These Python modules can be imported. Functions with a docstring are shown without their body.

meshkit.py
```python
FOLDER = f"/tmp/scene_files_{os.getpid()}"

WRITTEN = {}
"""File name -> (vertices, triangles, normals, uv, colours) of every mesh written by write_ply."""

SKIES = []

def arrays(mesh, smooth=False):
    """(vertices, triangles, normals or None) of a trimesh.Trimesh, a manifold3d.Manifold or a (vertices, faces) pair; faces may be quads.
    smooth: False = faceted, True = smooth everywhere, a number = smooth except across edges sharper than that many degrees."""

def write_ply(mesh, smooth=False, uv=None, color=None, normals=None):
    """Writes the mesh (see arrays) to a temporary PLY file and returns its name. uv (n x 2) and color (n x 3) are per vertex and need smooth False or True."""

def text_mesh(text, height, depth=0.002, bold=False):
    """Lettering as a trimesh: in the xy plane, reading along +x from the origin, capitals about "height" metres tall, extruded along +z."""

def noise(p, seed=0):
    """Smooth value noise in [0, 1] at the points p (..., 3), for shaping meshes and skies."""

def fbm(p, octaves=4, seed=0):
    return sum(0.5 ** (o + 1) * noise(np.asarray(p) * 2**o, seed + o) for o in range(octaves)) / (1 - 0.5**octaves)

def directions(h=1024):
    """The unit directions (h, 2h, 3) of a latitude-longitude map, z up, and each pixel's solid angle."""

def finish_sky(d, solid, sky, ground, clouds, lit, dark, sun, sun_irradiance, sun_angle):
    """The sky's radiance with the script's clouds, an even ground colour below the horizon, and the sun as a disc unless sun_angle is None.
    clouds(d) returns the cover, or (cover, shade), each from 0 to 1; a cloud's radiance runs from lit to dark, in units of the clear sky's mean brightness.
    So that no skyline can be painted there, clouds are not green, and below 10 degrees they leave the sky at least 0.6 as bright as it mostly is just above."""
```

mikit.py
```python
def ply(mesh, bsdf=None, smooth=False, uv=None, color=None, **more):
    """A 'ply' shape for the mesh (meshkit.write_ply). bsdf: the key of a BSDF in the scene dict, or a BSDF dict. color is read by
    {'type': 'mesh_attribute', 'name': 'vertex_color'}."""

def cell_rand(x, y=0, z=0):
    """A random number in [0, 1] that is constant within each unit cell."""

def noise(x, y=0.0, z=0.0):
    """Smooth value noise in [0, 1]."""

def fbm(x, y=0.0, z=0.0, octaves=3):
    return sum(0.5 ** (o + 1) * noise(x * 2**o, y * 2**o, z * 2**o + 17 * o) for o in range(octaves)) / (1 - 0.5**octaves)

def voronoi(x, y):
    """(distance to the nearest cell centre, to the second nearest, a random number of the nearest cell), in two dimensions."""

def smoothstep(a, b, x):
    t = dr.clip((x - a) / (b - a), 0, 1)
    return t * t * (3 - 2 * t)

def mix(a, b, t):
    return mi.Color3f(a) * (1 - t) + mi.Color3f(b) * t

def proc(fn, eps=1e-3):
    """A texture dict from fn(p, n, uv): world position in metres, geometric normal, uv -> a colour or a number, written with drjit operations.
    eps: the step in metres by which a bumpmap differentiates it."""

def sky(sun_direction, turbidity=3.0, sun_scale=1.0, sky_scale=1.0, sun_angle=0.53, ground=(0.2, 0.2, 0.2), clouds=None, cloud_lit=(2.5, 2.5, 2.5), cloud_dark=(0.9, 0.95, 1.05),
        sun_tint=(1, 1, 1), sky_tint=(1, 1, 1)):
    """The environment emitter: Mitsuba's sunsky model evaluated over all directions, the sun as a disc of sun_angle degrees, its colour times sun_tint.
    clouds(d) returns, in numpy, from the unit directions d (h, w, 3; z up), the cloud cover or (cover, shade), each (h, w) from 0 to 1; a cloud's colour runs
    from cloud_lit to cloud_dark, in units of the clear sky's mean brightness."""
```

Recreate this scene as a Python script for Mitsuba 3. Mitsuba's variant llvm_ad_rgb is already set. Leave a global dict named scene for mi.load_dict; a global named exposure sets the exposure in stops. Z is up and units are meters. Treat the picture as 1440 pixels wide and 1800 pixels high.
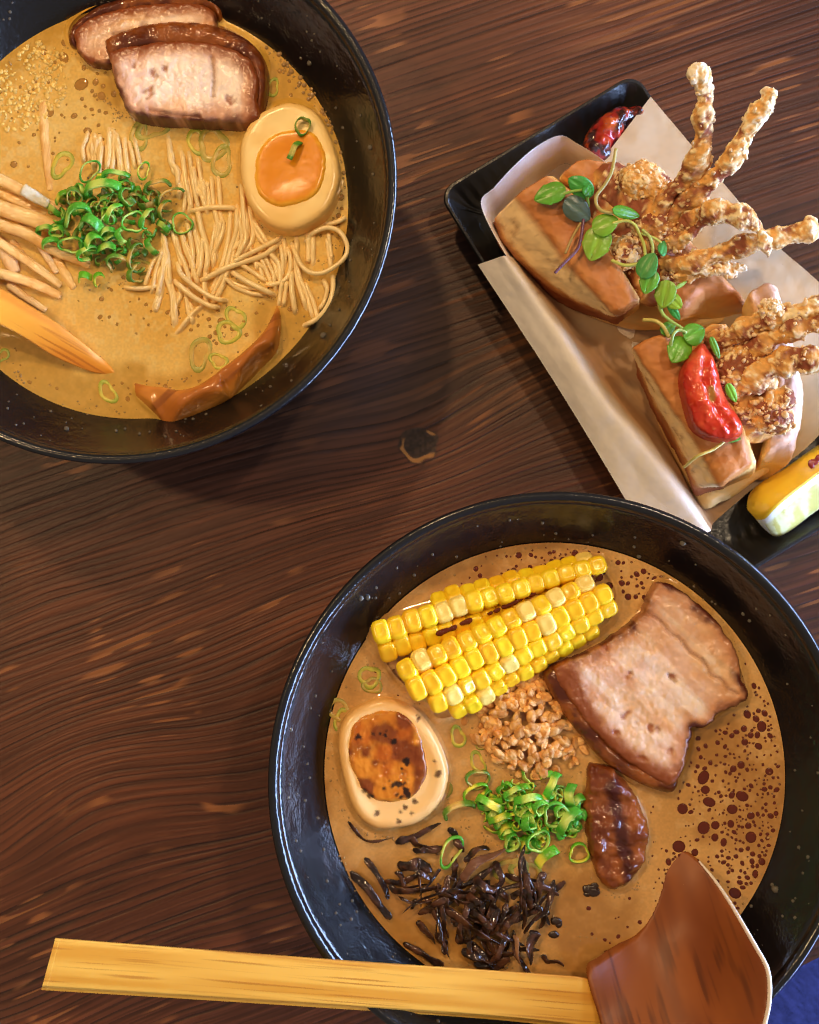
import math, numpy as np, trimesh, mitsuba as mi, drjit as dr, mikit, meshkit
from mikit import proc, noise, fbm, smoothstep, mix, cell_rand, voronoi
from scipy.spatial import Delaunay, cKDTree
import shapely, shapely.geometry as sg
T = mi.ScalarTransform4f
rng = np.random.default_rng(11)
scene, labels = {}, {}

# ------------------------------------------------------------------ camera
FOV, CZ, TX, TY = 42.0, 0.479, 0.0578, 0.0333       # a phone held about half a metre above the table, tipped a little
F = 720 / math.tan(math.radians(FOV / 2))
RX = np.array([[1, 0, 0], [0, math.cos(TX), -math.sin(TX)], [0, math.sin(TX), math.cos(TX)]])
RY = np.array([[math.cos(TY), 0, math.sin(TY)], [0, 1, 0], [-math.sin(TY), 0, math.cos(TY)]])
ROT = RX @ RY
fw, upv = ROT @ [0, 0, -1.0], ROT @ [0, 1.0, 0]
scene['camera'] = dict(type='perspective', fov=FOV, fov_axis='x', near_clip=0.01, far_clip=20.0,
                       to_world=T().look_at(origin=[0, 0, CZ], target=(np.array([0, 0, CZ]) + fw).tolist(), up=upv.tolist()))
exposure = 1.58

# ------------------------------------------------------------------ light: two warm lamps over the table, a cool window on the right, the dim room
def lamp(key, pos, r, rgb, label):
    scene[key] = dict(type='sphere', center=list(pos), radius=r, emitter=dict(type='area', radiance=dict(type='rgb', value=list(rgb))),
                      bsdf=dict(type='diffuse', reflectance=dict(type='rgb', value=[.8, .8, .8])))
    labels[key] = dict(label=label, category='lamp')
lamp('pendant_lamp', (-0.38, 1.00, 1.36), .045, (150, 98, 48), 'round warm pendant lamp hanging above the upper left bowl')
lamp('pendant_lamp_001', (0.50, 0.46, 1.35), .04, (118, 88, 56), 'round pendant lamp hanging above the black tray')
lamp('pendant_lamp_002', (-0.82, 0.22, 1.35), .04, (130, 85, 41), 'round warm pendant lamp hanging farthest left of the table')
scene['window_pane'] = dict(type='rectangle', to_world=T().look_at(origin=[1.7, -0.2, 0.40], target=[0, -0.2, 0.30], up=[0, 0, 1]) @ T().scale([1.5, .27, 1]),
                            emitter=dict(type='area', radiance=dict(type='rgb', value=[4.6, 6.6, 11.5])), bsdf=dict(type='diffuse', reflectance=dict(type='rgb', value=[.1, .1, .1])))
labels['window_pane'] = dict(label='wide bright daylight window to the right of the table', category='window')
scene['room_light'] = dict(type='constant', radiance=dict(type='rgb', value=[.085, .072, .06]))

# ------------------------------------------------------------------ helpers
def P(px, py, z):
    """photograph pixel and a real height in metres -> point in the place"""
    d = ROT @ np.array([(px - 720) / F, -(py - 900) / F, -1.0])
    return np.array([0, 0, CZ]) + d * ((z - CZ) / d[2])
def PP(pts, z):
    return np.array([P(p[0], p[1], p[2] if len(p) > 2 else z) for p in pts])
def SC(z): return (CZ - z) / F
def lin(r, g, b):
    c = np.array([r, g, b]) / 255.0
    return np.where(c <= .04045, c / 12.92, ((c + .055) / 1.055) ** 2.4)
def catmull(pts, n, closed=False):
    p = np.asarray(pts, float); m = len(p)
    if m == 2 and not closed:
        t = np.linspace(0, 1, n)[:, None]; return p[0] * (1 - t) + p[1] * t
    if closed: e = np.vstack([p[-1:], p, p[:2]]); t = np.arange(n) / n * m
    else: e = np.vstack([2 * p[0] - p[1], p, 2 * p[-1] - p[-2]]); t = np.linspace(0, m - 1 - 1e-9, n)
    i = t.astype(int); u = (t - i)[:, None]
    a, b, c, d = e[i], e[i + 1], e[i + 2], e[i + 3]
    return .5 * (2 * b + (c - a) * u + (2 * a - 5 * b + 4 * c - d) * u ** 2 + (3 * b - a - 3 * c + d) * u ** 3)
def number(key):
    if key not in labels and key not in scene: return key
    i = 1
    while f'{key}_{i:03d}' in labels or f'{key}_{i:03d}' in scene: i += 1
    return f'{key}_{i:03d}'
def thing(key, label, cat, group=None):
    key = number(key); labels[key] = dict(label=label, category=cat)
    if group: labels[key]['group'] = group
    return key
def put(key, mesh, mat, color=None, smooth=True):
    if color is not None: color = np.clip(np.broadcast_to(color, (len(mesh.vertices), 3)), 0, 1)
    scene[key] = mikit.ply(mesh, mat, smooth=smooth, color=color); return key
def part(owner, name, mesh, mat, color=None, smooth=True, label=None, kind=None):
    key = number(f'{owner}__{name}'); put(key, mesh, mat, color, smooth)
    if label or kind: labels[key] = {k: v for k, v in (('label', label), ('kind', kind)) if v}
    return key
def single(key, label, cat, mesh, mat, color=None, smooth=True, group=None, kind=None):
    key = thing(key, label, cat, group); put(key, mesh, mat, color, smooth)
    if kind: labels[key]['kind'] = kind
    return key
def structure(key, mesh, mat, label, smooth=False):
    put(key, mesh, mat, None, smooth); labels[key] = dict(label=label, kind='structure')
def NZ(v, f, seed=0, o=3): return meshkit.fbm(np.asarray(v) * f, o, seed)
def tm(v, f): return trimesh.Trimesh(np.asarray(v, float), np.asarray(f, int), process=False)
def join(ms): return trimesh.util.concatenate(ms)
def tube(path, rad, seg=8, flat=1.0, up=None, cap=True, twist=0.0):
    """sweep of an ellipse (rad x rad*flat) along a path; flat side towards 'up'"""
    p = np.asarray(path, float); n = len(p); r = np.broadcast_to(rad, n).astype(float).copy()
    if cap:
        r = np.concatenate([[r[0] * .02, r[0] * .72], r, [r[-1] * .72, r[-1] * .02]])
        t0, t1 = (p[0] - p[1]), (p[-1] - p[-2]); t0 /= np.linalg.norm(t0) + 1e-12; t1 /= np.linalg.norm(t1) + 1e-12
        q = min(flat, 1)
        p = np.vstack([p[0] + t0 * r[2] * .6 * q, p[0] + t0 * r[2] * .42 * q, p, p[-1] + t1 * r[-3] * .42 * q, p[-1] + t1 * r[-3] * .6 * q]); n = len(p)
    tg = np.gradient(p, axis=0); tg /= np.linalg.norm(tg, axis=1, keepdims=True) + 1e-12
    u = np.array([0, 0, 1.0]) if up is None else np.asarray(up, float)
    u = np.broadcast_to(u, (n, 3))
    s = np.cross(u, tg); L = np.linalg.norm(s, axis=1, keepdims=True); s = np.where(L > 1e-4, s / np.maximum(L, 1e-9), [1.0, 0, 0]); w = np.cross(tg, s)
    an = np.arange(seg) / seg * 2 * np.pi
    tw = (np.linspace(0, 1, n) * twist)[:, None]
    c, q = np.cos(an)[None], np.sin(an)[None] * flat
    x, y = c * np.cos(tw) - q * np.sin(tw), c * np.sin(tw) + q * np.cos(tw)
    v = p[:, None] + r[:, None, None] * (x[..., None] * s[:, None] + y[..., None] * w[:, None])
    return grid(v.reshape(-1, 3), n, seg)
def grid(v, n, k, closed=True, cap=True):
    f = []
    kk = k if closed else k - 1
    i, j = np.meshgrid(np.arange(n - 1), np.arange(kk), indexing='ij'); j2 = (j + 1) % k
    a, b, c, d = i * k + j, i * k + j2, (i + 1) * k + j2, (i + 1) * k + j
    f = np.vstack([np.stack([a, b, c], -1).reshape(-1, 3), np.stack([a, c, d], -1).reshape(-1, 3)])
    if cap and closed:
        v = np.vstack([v, v[:k].mean(0), v[-k:].mean(0)]); m = len(v); j = np.arange(k); j2 = (j + 1) % k
        f = np.vstack([f, np.stack([j2, j, j * 0 + m - 2], 1), np.stack([(n - 1) * k + j, (n - 1) * k + j2, j * 0 + m - 1], 1)])
    return tm(v, f)
def loft(sections, n=60, k=64, closed=True, ends=.0):
    """sections: rows of (px, py, z); interpolated along and around. Returns mesh, s (0..1 along), t (ring index)"""
    w = np.array([[P(*q) for q in s] for s in sections])
    m, r = w.shape[:2]
    ringed = np.array([catmull(s, k, closed) for s in w])
    full = np.stack([catmull(ringed[:, i], n) for i in range(k)], 1)
    if ends:
        for e in (0, 1):
            for q in range(3):
                i = q if e == 0 else n - 1 - q
                full[i] = full[i].mean(0) + (full[i] - full[i].mean(0)) * (1 - ends * (1 - q / 3) ** 2)
    mesh = grid(full.reshape(-1, 3), n, k, closed)
    s = np.repeat(np.linspace(0, 1, n), k); t = np.tile((np.arange(k) / k * r) if closed else np.linspace(0, r - 1, k), n)
    if closed: s, t = np.r_[s, 0, 1], np.r_[t, 0, 0]
    return mesh, s, t
def displace(mesh, amp, freq, seed=0, o=3, bias=.5):
    n = tm(mesh.vertices, mesh.faces).vertex_normals
    h = NZ(mesh.vertices, freq, seed, o) - bias
    mesh.vertices = mesh.vertices + n * (h * amp)[:, None]
    return h
def pillow(poly, zt, zb, er=.003, res=.0008, smooth=True, dz=None, bulge=0.0, rough=0.0, rf=300, seed=0):
    """A thick slice: outline in the photograph's pixels at height zt, edges rounded over er. Returns mesh, dist to the edge, outline"""
    w = PP(poly, zt)[:, :2]
    per = np.linalg.norm(np.diff(np.vstack([w, w[:1]]), axis=0), axis=1).sum()
    nb = max(12, int(per / res))
    if smooth: b = catmull(w, nb * 2, True)
    else: b = np.vstack([w])
    ring = sg.Polygon(b).exterior; nb = max(12, int(ring.length / res))
    b = np.array([ring.interpolate(i / nb, True).coords[0] for i in range(nb)])
    if rough: 
        c = b.mean(0); q = np.c_[b, np.full(nb, zt)]
        b = b + (np.c_[NZ(q, rf, seed), NZ(q, rf, seed + 9)] - .5) * rough
    pg = sg.Polygon(b).buffer(0)
    if pg.geom_type != 'Polygon': pg = max(pg.geoms, key=lambda g: g.area)
    x0, y0, x1, y1 = pg.bounds
    gx, gy = np.meshgrid(np.arange(x0, x1, res), np.arange(y0, y1, res)); r = np.random.default_rng(seed + 5)
    g = np.c_[gx.ravel(), gy.ravel()] + r.uniform(-.25, .25, (gx.size, 2)) * res
    g = g[shapely.contains_xy(pg.buffer(-res * .55), g[:, 0], g[:, 1])]
    pts = np.vstack([b, g]); tri = Delaunay(pts).simplices
    cen = pts[tri].mean(1); tri = tri[shapely.contains_xy(pg.buffer(res * .02), cen[:, 0], cen[:, 1])]
    a = pts[tri]; cr = np.cross(a[:, 1] - a[:, 0], a[:, 2] - a[:, 0]); tri = np.where((cr < 0)[:, None], tri[:, ::-1], tri)
    d = cKDTree(np.array([pg.exterior.interpolate(i / 600, True).coords[0] for i in range(600)])).query(pts)[0]; d[:nb] = 0
    e = np.clip(d / er, 0, 1); dm = max(d.max(), 1e-6)
    zz = zt - er * .8 * (1 - np.sqrt(np.maximum(0, 1 - (1 - e) ** 2))) + bulge * (1 - (1 - d / dm) ** 2)
    if dz is not None: zz = zz + dz(pts[:, 0], pts[:, 1], d)
    n = len(pts)
    v = np.vstack([np.c_[pts, zz], np.c_[pts, np.full(n, zb)]])
    j = np.arange(nb); j2 = (j + 1) % nb
    ori = 1 if sg.LinearRing(b).is_ccw else -1
    wall = np.vstack([np.stack([j, n + j, n + j2], 1), np.stack([j, n + j2, j2], 1)])
    if ori < 0: wall = wall[:, ::-1]
    f = np.vstack([tri, tri[:, ::-1] + n, wall])
    return tm(v, f), np.r_[d, d * 0], b
def near(v, pts, z):
    """distance from vertices to marks given in photograph pixels at height z"""
    q = PP(pts, z)[:, :2]; return cKDTree(q).query(np.asarray(v)[:, :2])[0]
def nearline(v, pts, z):
    return near(v, catmull(np.array(pts, float), 80), z)
def mixc(a, b, t): t = np.clip(np.asarray(t), 0, 1)[:, None]; return np.asarray(a) * (1 - t) + np.asarray(b) * t
def sst(a, b, x): t = np.clip((x - a) / (b - a), 0, 1); return t * t * (3 - 2 * t)
def blob(r, sub=1, seed=0, rough=.5, scale=(1, 1, 1)):
    m = trimesh.creation.icosphere(subdivisions=sub, radius=1.0); v = m.vertices
    v = v * (1 + rough * (NZ(v + seed * 7.3, 1.3, seed) - .5)[:, None]) * np.array(scale) * r
    return tm(v, m.faces)
def place(m, pos, rot=None):
    v = m.vertices
    if rot is not None: v = v @ np.asarray(rot).T
    return tm(v + np.asarray(pos), m.faces)
def rotm(ax, ay, az):
    return trimesh.transformations.euler_matrix(ax, ay, az)[:3, :3]

# ------------------------------------------------------------------ materials
def principled(color, rough, spec=.5, **k):
    c = color if isinstance(color, dict) else dict(type='rgb', value=[float(x) for x in color])
    return dict(type='principled', base_color=c, roughness=rough, specular=spec, **k)
def two(b): return dict(type='twosided', bsdf=b)
def bump(b, fn, h, eps=2e-4): return two(dict(type='bumpmap', arbitrary=proc(fn, eps), scale=h, bsdf=b))
VC = dict(type='mesh_attribute', name='vertex_color')
scene['wet_food'] = bump(principled(VC, .27, .5), lambda p, n, uv: fbm(p.x * 1100, p.y * 1100, p.z * 1100, 2), .00026)
scene['glazed_food'] = bump(principled(VC, .13, .55), lambda p, n, uv: fbm(p.x * 420, p.y * 420, p.z * 420, 3), .0008)
scene['smooth_food'] = two(principled(VC, .24, .5))
scene['leaf_green'] = bump(principled(VC, .3, .45), lambda p, n, uv: noise(p.x * 900, p.y * 900, p.z * 900), .0001)
scene['bread'] = bump(principled(VC, .5, .35), lambda p, n, uv: fbm(p.x * 800, p.y * 800, p.z * 800, 2), .0002)
scene['crisp'] = bump(principled(VC, .6, .3), lambda p, n, uv: fbm(p.x * 900, p.y * 900, p.z * 900, 2), .0007)
scene['oil'] = two(principled((.105, .016, .004), .05, .5))
scene['pale_oil'] = two(principled((.38, .185, .035), .05, .5))
scene['bubble'] = two(principled((.36, .21, .075), .05, .6))
scene['droplet'] = two(principled((.10, .085, .06), .04, .6))
def glaze(p, n, uv): return fbm(p.x * 260, p.y * 260, p.z * 260, 2) + .35 * noise(p.x * 1400, p.y * 1400, p.z * 1400)
scene['black_glaze'] = bump(principled((.004, .004, .005), .16, .5, clearcoat=.5, clearcoat_gloss=.95), glaze, .00018)
scene['black_melamine'] = bump(principled((.012, .012, .012), .3, .5), glaze, .0002)

GA = math.radians(19)
KN = P(735, 782, 0)
KN2 = P(165, 1365, 0)
def wood_field(p):
    x, y = p.x, p.y
    a = x * math.cos(GA) + y * math.sin(GA); b = -x * math.sin(GA) + y * math.cos(GA)
    def ab(q): return q[0] * math.cos(GA) + q[1] * math.sin(GA), -q[0] * math.sin(GA) + q[1] * math.cos(GA)
    w = .019 * (noise(a * 6 + 3, b * 13 + 1) - .5) + .0042 * (noise(a * 17, b * 40 + 7) - .5) + .0006 * (noise(a * 70, b * 160) - .5)
    calm = smoothstep(.02, .16, y + .25 * x)           # straight grain at the far side of the board
    w = w * (1 - .75 * calm)
    for q, amp, s1, s2 in ((KN, .012, .05, .026), (KN2, -.013, .055, .03)):
        ka, kb = ab(q); w = w + amp * dr.exp(-(dr.square((a - ka) / s1) + dr.square((b - kb) / s2)))
    return a, b + w, calm
def wood_lines(p):
    a, b, calm = wood_field(p)
    u = b * 320 + .9 * noise(a * 9, b * 60)
    fr = u - dr.floor(u)
    late = smoothstep(.35, .93, fr) * (1 - smoothstep(.93, 1.0, fr)) * (.35 + .65 * cell_rand(dr.floor(u), 3))
    fine = noise(b * 1500, a * 42)
    return a, b, calm, late, fine
def wood_color(p, n, uv):
    a, b, calm, late, fine = wood_lines(p)
    big = fbm(p.x * 6 + 5, p.y * 6 + 2, 0, 3)
    c = mix((.052, .0165, .0075), (.092, .030, .0125), smoothstep(.3, .7, big))
    c = mix(c, (.052, .025, .013), .75 * smoothstep(.5, .72, fbm(p.x * 9 + 11, p.y * 9, 0, 2)))
    streak = noise(b * 420 + 9, a * 13)
    c = c * (.72 + .56 * streak)
    c = mix(c, (.011, .004, .0025), .75 * late)
    c = c * (.72 + .56 * fine)
    wear = smoothstep(.70, .86, noise(b * 620, a * 50 + 4)) * smoothstep(.52, .75, fbm(p.x * 40, p.y * 40, 3, 2)) * (1 - dr.exp(-(dr.square(p.x - float(KN[0]) + .02) + dr.square(p.y - float(KN[1]) - .01)) / .0030)) + .8 * calm * smoothstep(.62, .9, noise(b * 560 + 31, a * 16)) * smoothstep(.3, .7, noise(a * 11, b * 19, 5))
    c = mix(c, (.24, .095, .032), dr.minimum(wear, 1) * .75)
    dx, dy = p.x - float(KN[0]), p.y - float(KN[1])
    r = dr.sqrt(dx * dx + dy * dy) * (1 + .35 * (noise(p.x * 210, p.y * 210) - .5))
    c = mix(c, mi.Color3f(.028, .015, .009) * (.5 + noise(p.x * 900, p.y * 900)), 1 - smoothstep(.0075, .0095, r))
    ring = smoothstep(.0058, .0068, r) * (1 - smoothstep(.0075, .0085, r)) * smoothstep(.42, .6, noise(p.x * 170 + 2, p.y * 170))
    c = mix(c, (.36, .17, .05), ring * .8)
    return c * mi.Color3f(1.16, 1.04, .88)
def wood_height(p, n, uv):
    a, b, calm, late, fine = wood_lines(p)
    return -.5 * late + .35 * fine
scene['table_wood'] = bump(dict(principled(proc(wood_color), .45, .28)), wood_height, .0004, 3e-4)

def stick_grain(ax, ay, c0, c1, c2, f=1300):
    L = math.hypot(ax, ay); ax, ay = ax / L, ay / L
    def fn(p, n, uv):
        a = p.x * ax + p.y * ay; b = -p.x * ay + p.y * ax
        g = fbm(b * f, a * 5, p.z * f * .12, 2); k = noise(b * f * .35 + 4, a * 3, p.z * 60)
        c = mix(c0, c1, smoothstep(.25, .75, k)); c = mix(c, c2, .7 * smoothstep(.56, .8, g))
        return c
    return fn
HD = P(1040, 1760, .06) - P(90, 1695, .1)
scene['bamboo'] = two(principled(proc(stick_grain(HD[0], HD[1], (.56, .245, .022), (.68, .36, .05), (.36, .125, .012))), .4, .45))
scene['dark_scoop_wood'] = two(principled(proc(stick_grain(.25, -1, (.185, .046, .009), (.26, .072, .013), (.085, .021, .006), 700)), .42, .35))
HD1 = P(205, 655, .05) - P(0, 537, .07)
scene['wet_bamboo'] = two(principled(proc(stick_grain(HD1[0], HD1[1], (.62, .21, .016), (.74, .31, .03), (.40, .10, .010), 900)), .25, .5))
scene['red_scoop_wood'] = bump(principled(proc(stick_grain(.8, .6, (.42, .135, .020), (.56, .22, .035), (.22, .06, .012), 420)), .2, .5), lambda p, n, uv: noise(p.x * 500, p.y * 500, p.z * 500), .0002)
scene['parchment'] = bump(principled(VC, .6, .3), lambda p, n, uv: fbm(p.x * 120, p.y * 120, p.z * 120, 3), .0006)
scene['white_card'] = two(principled(proc(lambda p, n, uv: mix((.72, .64, .54), (.80, .73, .63), fbm(p.x * 400, p.y * 400, p.z * 400, 2))), .55, .3))
def weave(p, n, uv):
    u, v = (p.x + p.y) * 420, (p.x - p.y) * 420
    return mix((.012, .016, .075), (.045, .055, .20), noise(u, v * .4) * .6 + .4 * fbm(p.x * 900, p.y * 900, 0, 2))
scene['blue_cloth'] = two(principled(proc(weave), .8, .2))

def broth_mat(c0, c1, c2, amber, op, cx, cy, rad, share):
    c0 = mi.Color3f(c0)
    def fn(p, n, uv):
        m = fbm(p.x * 26 + 4, p.y * 26, 0, 3); k = fbm(p.x * 420, p.y * 420, 0, 2); f = noise(p.x * 1500, p.y * 1500)
        c = mix(c0, c1, smoothstep(.3, .7, m)); c = mix(c, c2, .45 * smoothstep(.5, .78, k)) * (.93 + .14 * f)
        r = dr.sqrt(dr.square(p.x - cx) + dr.square(p.y - cy)) / rad               # clear amber fat gathers along the wall and in patches
        film = smoothstep(.50, .66, fbm(p.x * 30 + 9, p.y * 30, 2, 4) + share * (r * r - .55))
        return mix(c, mi.Color3f(amber) * (.85 + .3 * k), .75 * film)
    b = dict(principled(proc(fn), .07, .55))
    b = dict(type='bumpmap', arbitrary=proc(lambda p, n, uv: fbm(p.x * 60, p.y * 60, 0, 2) + .05 * noise(p.x * 800, p.y * 800), 3e-4), scale=.00025, bsdf=b)
    return dict(type='mask', opacity=op, bsdf=two(b))
scene['broth_gold'] = broth_mat((.80, .475, .10), (.86, .58, .165), (.88, .66, .26), (.54, .285, .034), .84, -.1267, .1499, .087, .34)
scene['broth_brown'] = broth_mat((.53, .275, .075), (.63, .35, .11), (.68, .43, .18), (.36, .16, .033), .90, .0423, -.0774, .09, .22)

# ------------------------------------------------------------------ the table and what lies past its edge
e0, e1 = P(1398, 1704, 0)[:2], P(1440, 1683, 0)[:2]
ed = (e1 - e0) / np.linalg.norm(e1 - e0); en = np.array([-ed[1], ed[0]])
corners = [e0 - ed * 1.2, e0 + ed * .8, e0 + ed * .8 + en * 1.4, e0 - ed * 1.2 + en * 1.4]
tabletop = trimesh.creation.extrude_polygon(sg.Polygon(corners).buffer(-.003).buffer(.003, 6), .034, engine='earcut'); tabletop.apply_translation([0, 0, -.034])
structure('table', tabletop, 'table_wood', 'dark brown worn wooden table top with wavy grain and one knot')
cu = trimesh.creation.box([1.0, .46, .09]); cu = cu.subdivide().subdivide().subdivide()
v = cu.vertices; v[:, 2] += .03 * np.cos(v[:, 0] * 3) * np.cos(v[:, 1] * 6.5) * (v[:, 2] > 0)
ang = math.atan2(ed[1], ed[0]); v = v @ rotm(0, 0, ang).T
c0 = np.r_[e0 - en * .235 + ed * .1, -.22]
single('seat_cushion', 'blue woven seat cushion past the table edge in the bottom right corner', 'cushion', tm(v + c0, cu.faces), 'blue_cloth', smooth=40)

# ------------------------------------------------------------------ bowls
def ring_mesh(prof, n=160):
    p = catmull(np.array(prof, float), len(prof) * 6); a = np.arange(n) / n * 2 * np.pi
    v = np.stack([np.outer(p[:, 0], np.cos(a)), np.outer(p[:, 0], np.sin(a)), np.repeat(p[:, 1:], n, 1)], -1)
    return grid(v.reshape(-1, 3), len(p), n, cap=False)
B1, B2 = np.array([-.1267, .1499, 0]), np.array([.0423, -.0774, 0]); Z1, Z2 = .0505, .0545
BODY = [(.001, .010), (.04, .010), (.044, .002), (.047, .0005), (.0505, .003), (.051, .0085), (.062, .0165), (.076, .032), (.0875, .047), (.0985, .063), (.1060, .0745),
        (.1074, .0760), (.1043, .0757), (.1005, .0695), (.0935, .0588), (.0868, .0500), (.080, .0415), (.066, .029), (.044, .0195), (.02, .016), (.001, .0155)]
RIM = [(.1075, .0757), (.1082, .0768), (.1083, .0780), (.1073, .0789), (.1058, .0788), (.1047, .0777), (.1042, .0760)]
def bowl(c, label, seed):
    t = thing('ramen_bowl', label, 'bowl')
    for nm, pr in (('body', BODY), ('rim', RIM)):
        m = ring_mesh(pr); m.vertices = m.vertices + c; part(t, nm, m, 'black_glaze')
    r = np.random.default_rng(seed); ms = []
    for i in range(150):                                          # splashes that cling to the inner wall
        u = r.uniform(.03, .95) ** 1.3; th = r.uniform(0, 2 * np.pi)
        rr, z = np.interp(u, [0, 1], [.0905, .1035]), np.interp(u, [0, 1], [.0548, .0742])
        s = r.uniform(.00025, .0007) * (1 + (r.random() < .08) * 1.0)
        ms.append(place(blob(s, 1, i, .5, (1, 1, .7)), c + [rr * math.cos(th), rr * math.sin(th), z]))
    part(t, 'splash_droplet', join(ms), 'droplet', kind='stuff')
    return t
bowl(B1, 'black glossy bowl of pale golden ramen at the upper left', 3)
bowl(B2, 'black glossy bowl of brown ramen with corn at the lower right', 4)

# ------------------------------------------------------------------ broth with its oil
def broth(key, c, z, rad, mat, label, seed):
    t = thing(key, label, 'broth')
    nr, na = 50, 160; r = np.linspace(0.0005, rad, nr) ; a = np.arange(na) / na * 2 * np.pi
    zz = z + 0 * r
    v = np.stack([np.outer(r, np.cos(a)), np.outer(r, np.sin(a)), np.repeat(zz[:, None], na, 1)], -1).reshape(-1, 3) + [c[0], c[1], 0]
    m = grid(v, nr, na, cap=False); m.faces = m.faces[:, ::-1] if m.face_normals[:, 2].mean() < 0 else m.faces
    part(t, 'surface', m, mat)
    return t
broth1 = broth('noodle_broth', B1, Z1, .0870, 'broth_gold', 'pale golden creamy broth filling the upper left bowl', 1)
broth2 = broth('noodle_broth', B2, Z2, .0898, 'broth_brown', 'brown broth with dark red chilli oil drops in the lower right bowl', 2)
def lens(x, y, z, r, el, th, h=.22):
    a = np.arange(14) / 14 * 2 * np.pi; rows = []
    for q, hh in ((1, 0), (.8, .55), (.45, .9)):
        X, Y = np.cos(a) * r * el * q, np.sin(a) * r / el * q
        rows.append(np.stack([x + X * math.cos(th) - Y * math.sin(th), y + X * math.sin(th) + Y * math.cos(th), a * 0 + z + hh * h * min(r, .0012)], 1))
    return grid(np.vstack(rows), 3, 14)
def inside(c, rad, x, y): return math.hypot(x - c[0], y - c[1]) < rad
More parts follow.
